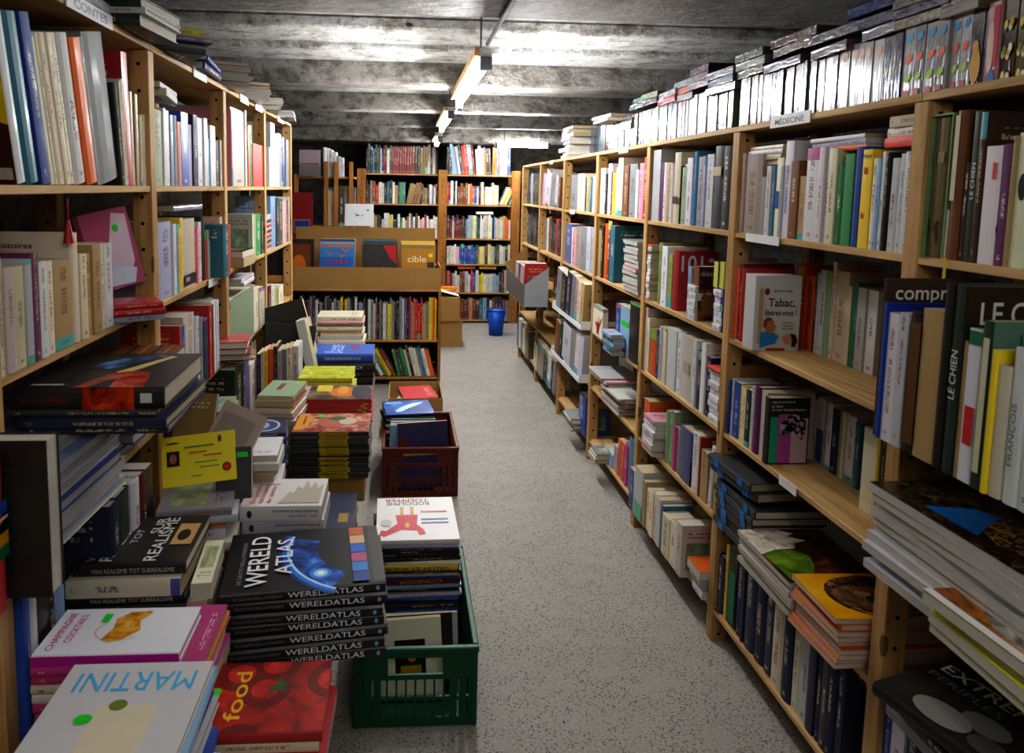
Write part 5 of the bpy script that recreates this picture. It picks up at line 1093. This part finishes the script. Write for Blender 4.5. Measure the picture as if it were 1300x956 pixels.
f = T('dolphin'); f.rect('cover_picture', 0, 0, 1, 1, art('sea_water', ((.3, '163a78'), (.5, '2a5aa8'), (.7, '5a90d0')), 9, 4, .6)); f.poly('dolphin', [(.2, .25), (.35, .5), (.6, .75), (.9, .85), (.7, .6), (.5, .4), (.35, .2), (.25, .15)], 'b8d0e8'); f.rect('title', .05, .75, .4, .9, '7aa8d8')
f = near_face_r('purple'); f.rect('yellow_stripe', 0, .5, 1, .58, 'b89a3a'); f.disc('picture', .1, .7, .08, .1, '6a3a2a')
f = near_face_r('lp0'); f.rect('cover_picture', 0, 0, 1, 1, '7a4218'); f.disc('picture', .5, .5, .3, .25, 'c0702a')
f = near_face_r('lp1'); f.rect('cover_picture', .02, .0, .98, .96, '2a6ec0'); f.rect('sky_band', .02, .7, .98, .96, '3f86c8'); f.rect('title', .02, .93, .98, .985, 'c87a4a')
for a, b in ((.3, .78), (.62, .74), (.75, .86)): f.poly('gull', [(a-.14, b+.06), (a, b), (a+.14, b+.03), (a+.01, b-.05)], 'd87a4a')
for i in range(5): f.rect('title_letter', .18+.14*i, .55, .25+.14*i, .63, 'c8304a')
f.disc('coral', .45, .25, .14, .1, 'd8944a'); f.disc('coral', .55, .34, .05, .12, 'd8b86a')
f = near_face_r('lp2'); f.poly('red_corner', [(.6, .98), (.98, .98), (.98, .55), (.8, .7)], 'c02028'); f.poly('red_spot', [(.1, .2), (.35, .45), (.3, .3)], '9a1a1e'); f.disc('pale_figure', .62, .4, .04, .09, '9a9a98')
f = near_face_r('lp3'); f.rect('cover_picture', .02, 0, .98, .92, 'b8861e'); f.text('cible', .2, .6, .75, .75, 'e8dcb8'); f.disc('portrait', .5, .12, .22, .14, '5a3a1a'); f.rect('dark_side', .78, .0, .98, .6, '3a2a14'); f.rect('price_sticker', .82, .72, .94, .8, 'e8e020')
# right bookcase
f = near_face_r('tabac'); 
f.text('Tabac,', .3, .57, .88, .7, '4a2a24'); f.text('libérez-vous !', .24, .47, .92, .55, '4a2a24'); f.text('BRUNO COMBY', .4, .785, .82, .81, '6a3a34')
f.disc('round_mark', .26, .79, .055, .045, '7a3a44'); f.rect('cigarette_strip', .1, .1, .19, .83, 'b8a078')
f.poly('blue_shirt', [(.16, .04), (.5, .1), (.56, .2), (.42, .25), (.16, .25)], '2a8ac8'); f.poly('face', [(.26, .26), (.24, .34), (.3, .42), (.4, .42), (.46, .38), (.44, .36), (.5, .33), (.47, .31), (.48, .28), (.42, .26), (.4, .22)], 'b87a58'); f.poly('hair', [(.22, .3), (.22, .4), (.28, .45), (.4, .44), (.38, .41), (.3, .4), (.28, .33)], '7a4a2a'); f.poly('second_face', [(.62, .17), (.7, .21), (.8, .22), (.86, .12), (.76, .08), (.68, .1), (.67, .13)], 'c88a7a'); f.poly('second_hair', [(.8, .23), (.92, .22), (.97, .13), (.92, .05), (.84, .06), (.86, .14)], '2a2420'); f.rect('red_edge', .3, .0, .7, .035, 'a8382e')
for b in (.33, .37, .29): f.rect('line_of_print', .62, b, .86, b+.012, '8a8480')
REG['tabac'][0]['label'] = 'white paperback titled Tabac, libérez-vous with two drawn heads, cover showing'
f = near_face_r('freud'); f.text('sigmund freud', .06, .92, .62, .96, 'e0e0dc'); f.text('le rêve', .06, .86, .32, .9, 'e0e0dc'); f.text('et son interprétation', .06, .8, .9, .845, 'e0e0dc')
f.rect('green_band', .04, .02, .24, .72, '2fa88a'); f.rect('pink_area', .24, .02, .56, .76, 'b85ab0'); f.rect('pale_area', .56, .02, .96, .7, 'cdb8c0')
A_FI = art('ink_figures', ((.44, '14121a'), (.5, '2a2430'), (.53, 'b89ab0'), (.6, 'd0bcc4')), 55, 4, .8)
f.poly('inked_figures', [(.3, .48), (.28, .6), (.4, .7), (.55, .76), (.75, .74), (.9, .66), (.92, .45), (.8, .36), (.7, .44), (.56, .5), (.42, .42)], A_FI)
REG['freud'][0]['label'] = 'black paperback on dreams with green and pink cover facing out'
f = near_face_r('b101'); f.text('101', .1, .66, .62, .93, 'd8d4d0'); f.disc('white_roundel', .82, .85, .07, .04, 'd8d4d0')
f = near_face_r('diet'); f.rect('cover_picture', 0, 0, 1, 1, art('bread_crust', ((.35, '2e1c0c'), (.5, '5a3a18'), (.65, '8a5e2a')), 24, 5, .8)); f.text('diététique', .04, .8, .9, .92, 'c8b88a'); f.disc('bread_picture', .4, .35, .34, .25, '8a5a24'); f.disc('bread_picture', .6, .55, .25, .15, '6a4018'); f.text('de', .2, .48, .36, .54, 'd0c8a8')
f = near_face_r('compre'); f.text('comprendre', .08, .84, 1.0, .96, 'd8d6c8')
f = near_face_r('bluecov'); f.rect('blue_cover', 0, 0, 1, 1, '1a3a9a')
f = near_face_r('chien_v'); f.rect('brown_cover', 0, 0, 1, 1, '3a2c20'); f.text('LE CHIEN', .12, .8, 1.0, .92, 'c8c8c4')
s_ = spine_up('chien_v'); s_.text('LE CHIEN', .25, .4, .72, .66, 'd8d8d4', 1)
f = near_face_r('chien_u2'); f.rect('brown_cover', 0, 0, 1, 1, '3a2c1e'); f.text('LE CHIEN', .3, .82, .95, .93, 'c0bfb8')
s_ = spine_up('chien_u'); s_.text('LE CHIEN', .3, .42, .75, .66, 'd8d8d4', 1)
s_ = spine_up('huyt'); s_.text('Huyt', .1, .9, .95, .96, '2a5a2a'); s_.rect('red_mark', .3, .75, .6, .82, 'c03028'); s_.rect('red_mark', .3, .3, .5, .36, 'c03028')
s_ = spine_up('medrouge'); s_.text('médecin rouge', .2, .25, .7, .75, '4a7ab0', 1)
s_ = spine_up('band'); s_.rect('blue_band', 0, .36, 1, .58, '2a4a9a')
s_ = spine_up('square'); s_.rect('maroon_square', .1, .28, .95, .38, '5a2430')
s_ = spine_up('leather'); s_.rect('cream_label', .05, .64, .95, .75, 'b8a888')
s_ = spine_up('brown_band'); s_.rect('cream_band', .1, .4, .55, .97, 'd0c8b4')
s_ = spine_up('cream_u'); s_.disc('black_oval', .4, .6, .2, .1, '1c1c1c')
s_ = spine_up('white_u'); s_.rect('red_lettering', .55, .72, .8, .86, 'd05a4a')
f = near_face_r('white_u'); f.disc('brown_oval', .3, .3, .3, .15, '7a4a2a')
for n_ in ('olive_a', 'olive_b'): s_ = spine_up(n_); s_.poly('ink_figure', [(.3, .2), (.5, .26), (.85, .27), (.6, .24), (.7, .12), (.6, .1), (.45, .2)], '2a2414'); s_.rect('faint_title', .3, .68, .75, .76, '8a8458')
s_ = spine_up('redmark'); s_.rect('red_panel', .2, .25, .8, .5, 'c8383a'); s_.rect('green_patch', .1, .9, .9, .99, '2a7a4a')
s_ = spine_up('leca'); s_.rect('pale_panel', .2, .1, .8, .9, 'd0ccb0')
f = near_face_r('leca'); f.rect('green_cover', 0, 0, 1, 1, '5a7a6a'); f.text('LE CANICHE', .25, .85, 1.0, .93, '2a3a34')
f = near_face_r('yel'); f.rect('blue_picture', .15, .1, .95, .9, '3a6a8a')
f = near_face_r('lecream'); f.text('LE', .3, .8, .75, .9, 'd0683a'); f.disc('dog_picture', .5, .2, .3, .12, '3a2a24')
s_ = spine_up('whitev'); s_.text('FRANÇOIS', .3, .25, .65, .65, '5a5a5a', 1, False)
s_ = spine_up('bpanel'); s_.rect('brown_panel', .25, .06, 1, .93, '6a4a24')
s_ = spine_up('fbook'); s_.text('F', .3, .44, .85, .62, 'e8dcd0'); s_.rect('yellow_top', .1, .7, .9, .98, 'd0a020')
for n_ in ('bk1', 'bk2', 'bk3'): s_ = spine_up(n_); s_.rect('yellow_top', .0, .62, 1, 1, 'd0cf6a')
f = near_face_r('bk3'); f.rect('yellow_top', .0, .62, 1, 1, 'd0cf6a')
s_ = spine_up('blueend'); s_.rect('blue_foot', .1, .02, .95, .52, '1a6a9a')
f = near_face_r('deface'); f.disc('tan_circle', .6, .5, .55, .34, 'b8966a'); f.text('De', .2, .38, .5, .44, '3a3024')
s_ = spine_up('vellum'); s_.rect('impressed_title', .2, .42, .7, .6, 'b0a488')
s_ = spine_up('mint'); s_.rect('mint_foot', 0, 0, 1, .33, '6ab89a')
f = near_face_r('ec'); f.rect('red_cover', 0, 0, 1, 1, '8a2e1e'); f.text('EC', .3, .82, .8, .95, 'd0c0b0')
f = near_face_r('vblue'); f.rect('slate_cover', 0, .45, 1, 1, '5f6498'); f.rect('plum_foot', 0, 0, 1, .45, '3a1c34')
f = near_face_r('lbl'); f.rect('price_sticker', .2, .62, .8, .72, '2fd03a')
s_ = spine_up('lbl'); s_.rect('price_sticker', .15, .6, .9, .7, '2fd03a')
s_ = spine_up('greent'); s_.rect('green_foot', .2, .05, .9, .7, '1a7a5a')
for i in range(1, 7):
    if 'bird%d' % i in REG:
        o_, t_, h_, d_ = REG['bird%d' % i]; f = Face(o_, (0, -.0006, 0), (1, 0, 0), (0, 0, 1), t_, h_)
        for (b, c) in ((.86, '3a9ad0'), (.6, 'e0642a'), (.36, '9ac83a')): f.poly('bird_mark', [(.2, b-.02), (.35, b+.05), (.75, b+.07), (.8, b+.01), (.5, b-.05)], c)
        f.rect('caption', .2, .12, .7, .22, 'b85a6a'); f.rect('year', .25, .04, .75, .09, '3a3a3a')
for i in range(1, 6):
    o_, t_, h_, d_ = REG['ros%d' % i]; f = Face(o_, (0, -.0006, 0), (1, 0, 0), (0, 0, 1), t_, h_); f.disc('pink_roundel', .5, .85, .32, .07, 'd8b0a8')
o_, t_, h_, d_ = REG['dogt']; f = Face(o_, (0, -.0006, 0), (1, 0, 0), (0, 0, 1), t_, h_); f.disc('golden_figure', .5, .35, .4, .2, 'c89a3a'); f.disc('golden_figure', .45, .55, .25, .08, 'c89a3a')
o_, t_, h_, d_ = REG['redf']; f = Face(o_, (0, -.0006, 0), (1, 0, 0), (0, 0, 1), t_, h_); f.rect('red_panel', .5, .3, .95, .95, 'b8283a'); f.disc('figure', .4, .5, .25, .3, 'd8c0b8'); f.disc('blue_figure', .6, .15, .3, .12, '4a6ab0')
for n_ in ('flo1', 'flo2'):
    o_, t_, h_, d_ = REG[n_]; f = Face(o_, (0, -.0006, 0), (1, 0, 0), (0, 0, 1), t_, h_)
    for k in range(14): f.disc('flower', .15+(k*.37) % .7, .1+(k*.29) % .85, .14, .05, ('d8c86a', 'e0e0c8', '6a8a3a', 'c8a03a')[k % 4], 10)
# big lying picture books, right
def rface(nm):
    """upper cover of a book lying with page edges to the aisle: a to the far end, b into the shelf seen from the aisle"""
    if nm not in REG: return NoFace(nm)
    r, t, h, d = REG[nm]; return Face(r, (0, d, h), (0, 0, -1), (0, -1, 0), h, d)
A_BR = art('brown_oil_paint', ((.3, '1f0f08'), (.48, '40220f'), (.62, '6a3c18'), (.75, '8a5a28')), 12, 6, 1.2)
A_GR = art('green_oil_paint', ((.35, '3f5a14'), (.55, '66862a'), (.7, '8aa43a')), 14, 4, .8)
A_PA = art('pale_brush_strokes', ((.35, 'a89a88'), (.5, 'd0c6b8'), (.65, 'e2dcd2')), 26, 5, 1.5)
f = rface('paint'); f.rect('cover_picture', 0, 0, 1, 1, A_BR); f.poly('pale_feathers', [(.0, .0), (.0, .45), (.1, .62), (.16, .5), (.25, .68), (.3, .5), (.4, .45), (.42, .2), (.5, .0)], A_PA); f.poly('green_cloth', [(.5, .02), (.42, .2), (.42, .4), (.55, .52), (.72, .46), (.95, .3), (.95, .05)], A_GR)
A_YE = art('golden_light', ((.3, 'c07a0c'), (.5, 'd89a14'), (.7, 'e8b42a')), 6, 2, .3)
A_FU = art('dark_fur', ((.3, '1c110b'), (.46, '40291a'), (.56, '7a5836'), (.68, 'b8925c')), 26, 6, 1.5)
A_FC = art('brown_face_fur', ((.3, '2a1a10'), (.48, '6a4e32'), (.62, '9a7850'), (.75, 'b8986a')), 30, 6, 1)
f = rface('lion'); f.rect('cover_picture', 0, 0, 1, 1, A_YE)
f.disc('dark_mane', .52, .5, .44, .36, A_FU); f.disc('dark_mane', .2, .62, .14, .2, A_FU); f.disc('dark_mane', .85, .6, .14, .3, A_FU)
f.disc('animal_face', .56, .42, .26, .24, A_FC); f.disc('animal_face', .5, .6, .14, .16, A_FC); f.disc('eye', .52, .76, .035, .03, '0c0806'); f.disc('eye', .75, .74, .035, .03, '0c0806'); f.disc('muzzle', .62, .52, .08, .06, '1a100a')
A_LE = art('spotted_fur', ((.3, '6a4a26'), (.5, 'a87c48'), (.65, 'd0a868')), 12, 4, .5, 42, '16100c')
A_DK = art('dark_foliage', ((.32, '16120e'), (.48, '3a2e24'), (.6, '6a5840'), (.72, '94805a')), 34, 6, 1)
f = rface('leop'); f.rect('cover_picture', 0, 0, 1, 1, A_DK); f.poly('spotted_coat', [(.35, .3), (.5, .75), (.8, .95), (1, .8), (1, .25), (.7, .15)], A_LE); f.poly('blue_panel', [(.3, .1), (.36, .42), (.46, .5), (.5, .36), (.62, .12)], '2a86d0'); f.poly('blue_panel', [(.6, .42), (.68, .62), (.78, .5)], '2a86d0'); f.rect('price_sticker', .9, .4, .94, .5, '2fd03a')
A_TI = art('tiger_fur', ((.3, '2a241e'), (.45, '6a6258'), (.58, 'a8a096'), (.72, 'd0c8be')), 15, 5, 1.4)
f = rface('tiger'); f.rect('cover_picture', 0, 0, 1, 1, A_DK); f.rect('orange_band', 0, .0, 1, 1, art('orange_fur', ((.35, '4a2c10'), (.5, 'a8661e'), (.68, 'c88a3a')), 10, 5, 1)); f.disc('animal_face', .5, .5, .42, .42, A_TI); f.disc('eye', .42, .62, .05, .04, '14110e'); f.disc('eye', .62, .6, .05, .04, '14110e'); f.rect('pale_edge', 0, 0, 1, .06, 'd8d8d6')
r_, t_, h_, d_ = REG['extr']; f = Face(r_, (0, 0, 0), (0, 0, 1), (0, 1, 0), h_, d_)
f.text('EXTREMES', .06, .66, .9, .8, 'dcdcdc'); f.text('PERIPLES', .06, .52, .6, .6, '9a9a9a', 0, False)
f.disc('grey_stone', .62, .36, .16, .12, '7a7a78'); f.disc('grey_stone', .42, .18, .2, .14, '8f8f8c'); f.disc('grey_stone', .75, .16, .12, .1, '5a5a58')
for i in range(8):
    if 'alb%d' % i in REG:
        s_ = spine_face('alb%d' % i); s_.rect('blue_band', .16, .02, .3, .98, '2a7ac0'); s_.rect('blue_band', .74, .02, .86, .98, '2a7ac0')
f = T('orange'); f.rect('orange_cover', .0, .0, .9, .8, 'd86a2a'); f.rect('line_of_print', .3, .4, .7, .44, 'c8502a')
# left bookcase
f = near_face_l('amour'); f.text('histoires', .05, .86, .5, .91, '2a2a2a'); f.text("d'amour", .05, .79, .42, .84, '2a2a2a')
f = near_face_l('redface'); f.rect('line_of_print', .2, .72, .8, .74, 'e0b0a4'); f.rect('line_of_print', .3, .5, .7, .52, 'c04a40')
s_ = spine_up('redface'); s_.rect('red_panel', .0, .0, 1, 1, 'c8433c')
f = near_face_l('yellowcover'); f.rect('cover_picture', 0, 0, 1, 1, 'd8c02a'); f.poly('picture_foot', [(0, .0), (1, .0), (1, .35), (.5, .45), (0, .4)], '4a2418'); f.disc('dark_patch', .5, .4, .3, .12, '8a5a1e'); f.rect('price_label', .55, .03, .98, .1, 'b8b4b0')
s_ = spine_up('greyfoot'); s_.rect('dark_foot', 0, .04, .95, .2, '3a2a3c'); s_.rect('foot_label', .1, .1, .4, .16, 'a8a0a8')
f = near_face_r('pinkbook'); f.rect('cover_picture', .1, .0, 1, 1, 'b05a7c'); f.poly('pale_streaks', [(.2, .1), (.5, .55), (.7, .95), (.95, .9), (.9, .3), (.7, .05)], 'd8c4d4'); f.poly('pale_streaks', [(.3, .05), (.5, .3), (.9, .2), (.8, .02)], 'c8d4e4'); f.disc('price_sticker', .7, .75, .06, .05, '3fd044')
s_ = spine_up('scroll'); [s_.disc('rolled_scroll', .45, .12+.14*k, .4, .045, '7a3a4a' if k % 2 else 'c8502a') for k in range(6)]
f = near_face_l('greenface') ; f.rect('pale_top', .0, .84, 1, 1, 'd0d0d4'); f.poly('teal_stripe', [(.0, 1), (.12, 1), (.4, .84), (.2, .84)], '1f8a84')
s_ = spine_up('green_t'); s_.text('EEN REEKS', .25, .3, .7, .6, 'c8d8c8', 1, False)
# green slipcase round the two olive volumes
oa, ta, ha, da = REG['olive_a']; ob, tb, hb, db = REG['olive_b']
ya, yb = oa.location.y, ob.location.y-tb
sl = empty('slipcase', (1.104, (ya+yb)/2, RT_[4])); tag(sl, 'pale green slipcase around two olive volumes at the near right post', 'slipcase'); hw = (ya-yb)/2+.003; hs = max(ha, hb)
msl = flat('pale_green_slipcase', '7f9a72', .5, .06)
for n_, a in (('slipcase_side', (.004, -hw-.003, .0, .2, -hw, hs+.006)), ('slipcase_side', (.004, hw-.0005, .0, .2, hw+.0025, hs+.006)), ('slipcase_top', (.004, -hw+.0002, hs+.002, .2, hw-.0007, hs+.006))):
    b = MB(); b.box(*a); b.obj(n_, msl, sl)
box_obj('ribbon', -.009, -.06, -.046, -.0075, -.053, .004, ink('c8b83a'), sl)
# red tassel on the left
ts = empty('tassel', (-.712, 1.56, 1.55)); tag(ts, 'small red tassel hanging from the near left shelf edge', 'tassel')
b = MB(); b.cyl((0, 0, -.005), (0, 0, -.05), .002, 6); b.obj('cord', ink('a01c28'), ts)
b = MB(); bmesh.ops.create_cone(b.bm, cap_ends=True, segments=10, radius1=.012, radius2=.003, depth=.05, matrix=Matrix.Translation((0, 0, -.075))); b.obj('tassel_head', ink('b02430'), ts)
# ------------------------------------------------------------------ kinds with more than 300 pieces: the smallest ones become one object
def gather(kind, name, label, keep=296):
    lst = sorted(ALL.get(kind, []), key=lambda a: -a[0])
    keep -= COUNT[kind]-len(lst); rest = lst[keep:]
    if len(lst) <= keep: return
    bm = bmesh.new(); uv = bm.loops.layers.uv.new('UVMap'); tn = bm.loops.layers.float_color.new('tint')
    for _, r, *_x in rest:
        M = Matrix.Translation(r.location) @ r.rotation_euler.to_matrix().to_4x4(); rn = random.random()
        for o in (list(r.children) or [r]):
            me = o.data; n0 = len(bm.verts)
            vs = [bm.verts.new(M @ v.co) for v in me.vertices]
            ul = me.uv_layers[0].data
            for p in me.polygons:
                f = bm.faces.new([vs[i] for i in p.vertices]); pg = o.name.startswith('pages') or (not r.children and p.material_index == 1)
                f.material_index = 1 if pg else 0
                c = lin('d8cfb8') if (pg and not r.children) else o.color
                for l, li in zip(f.loops, p.loop_indices): l[uv].uv = ul[li].uv; l[tn] = (c[0], c[1], c[2], rn)
        for o in list(r.children): bpy.data.objects.remove(o)
        bpy.data.objects.remove(r)
    me = bpy.data.meshes.new(name); bm.to_mesh(me); bm.free(); me.materials.append(M_COVER_S); me.materials.append(M_PAGES_S)
    o = bpy.data.objects.new(name, me); col.objects.link(o); tag(o, label, 'books', None, 'stuff'); print('GATHER', kind, len(rest))
gather('paperback_book', 'paperback_books', 'the many smaller paperback books filling the remaining shelf rows and piles')
gather('pocket_book', 'pocket_books', 'the many smaller pocket books filling the remaining shelf rows and piles')
gather('hardback_book', 'hardback_books', 'the many smaller hardback books filling the remaining shelf rows and piles')
gather('magazine', 'magazines', 'the many smaller magazines filling the remaining shelf rows and piles')
# ------------------------------------------------------------------ light and look
w = bpy.data.worlds.new('world'); sc.world = w; w.use_nodes = True
w.node_tree.nodes['Background'].inputs[0].default_value = (.75, .85, 1, 1); w.node_tree.nodes['Background'].inputs[1].default_value = .03
def soft(name, loc, rot, sx, sy, power):
    ld = bpy.data.lights.new(name, 'AREA'); ld.shape = 'RECTANGLE'; ld.size = sx; ld.size_y = sy; ld.energy = power; ld.color = (1, .97, .93)
    o = bpy.data.objects.new(name, ld); col.objects.link(o); o.location = loc; o.rotation_euler = rot
soft('ceiling_bounce_light', (.2, -.5, 2.15), (math.radians(40), 0, 0), 2.0, 1.0, 15)  # unseen area light added as soft fill from behind the viewer
soft('ceiling_bounce_light', (.2, 2.0, 2.19), (0, 0, 0), 1.2, 1.0, 6)  # second added fill, unseen overhead in the near aisle
for i_, (y_, p_) in enumerate(((3.85, 17), (6.15, 12))): soft('lamp_upward_glow', (.36, y_, 2.07), (PI, 0, 0), 1.7, 1.5, p_)  # unseen upward area lights added near the tubes to brighten the ceiling
sc.view_settings.view_transform = 'Standard'; sc.view_settings.look = 'High Contrast'; sc.view_settings.exposure = -0.08
sc.cycles.max_bounces = 6; sc.cycles.diffuse_bounces = 4; sc.cycles.use_denoising = True
print('COUNT', COUNT)
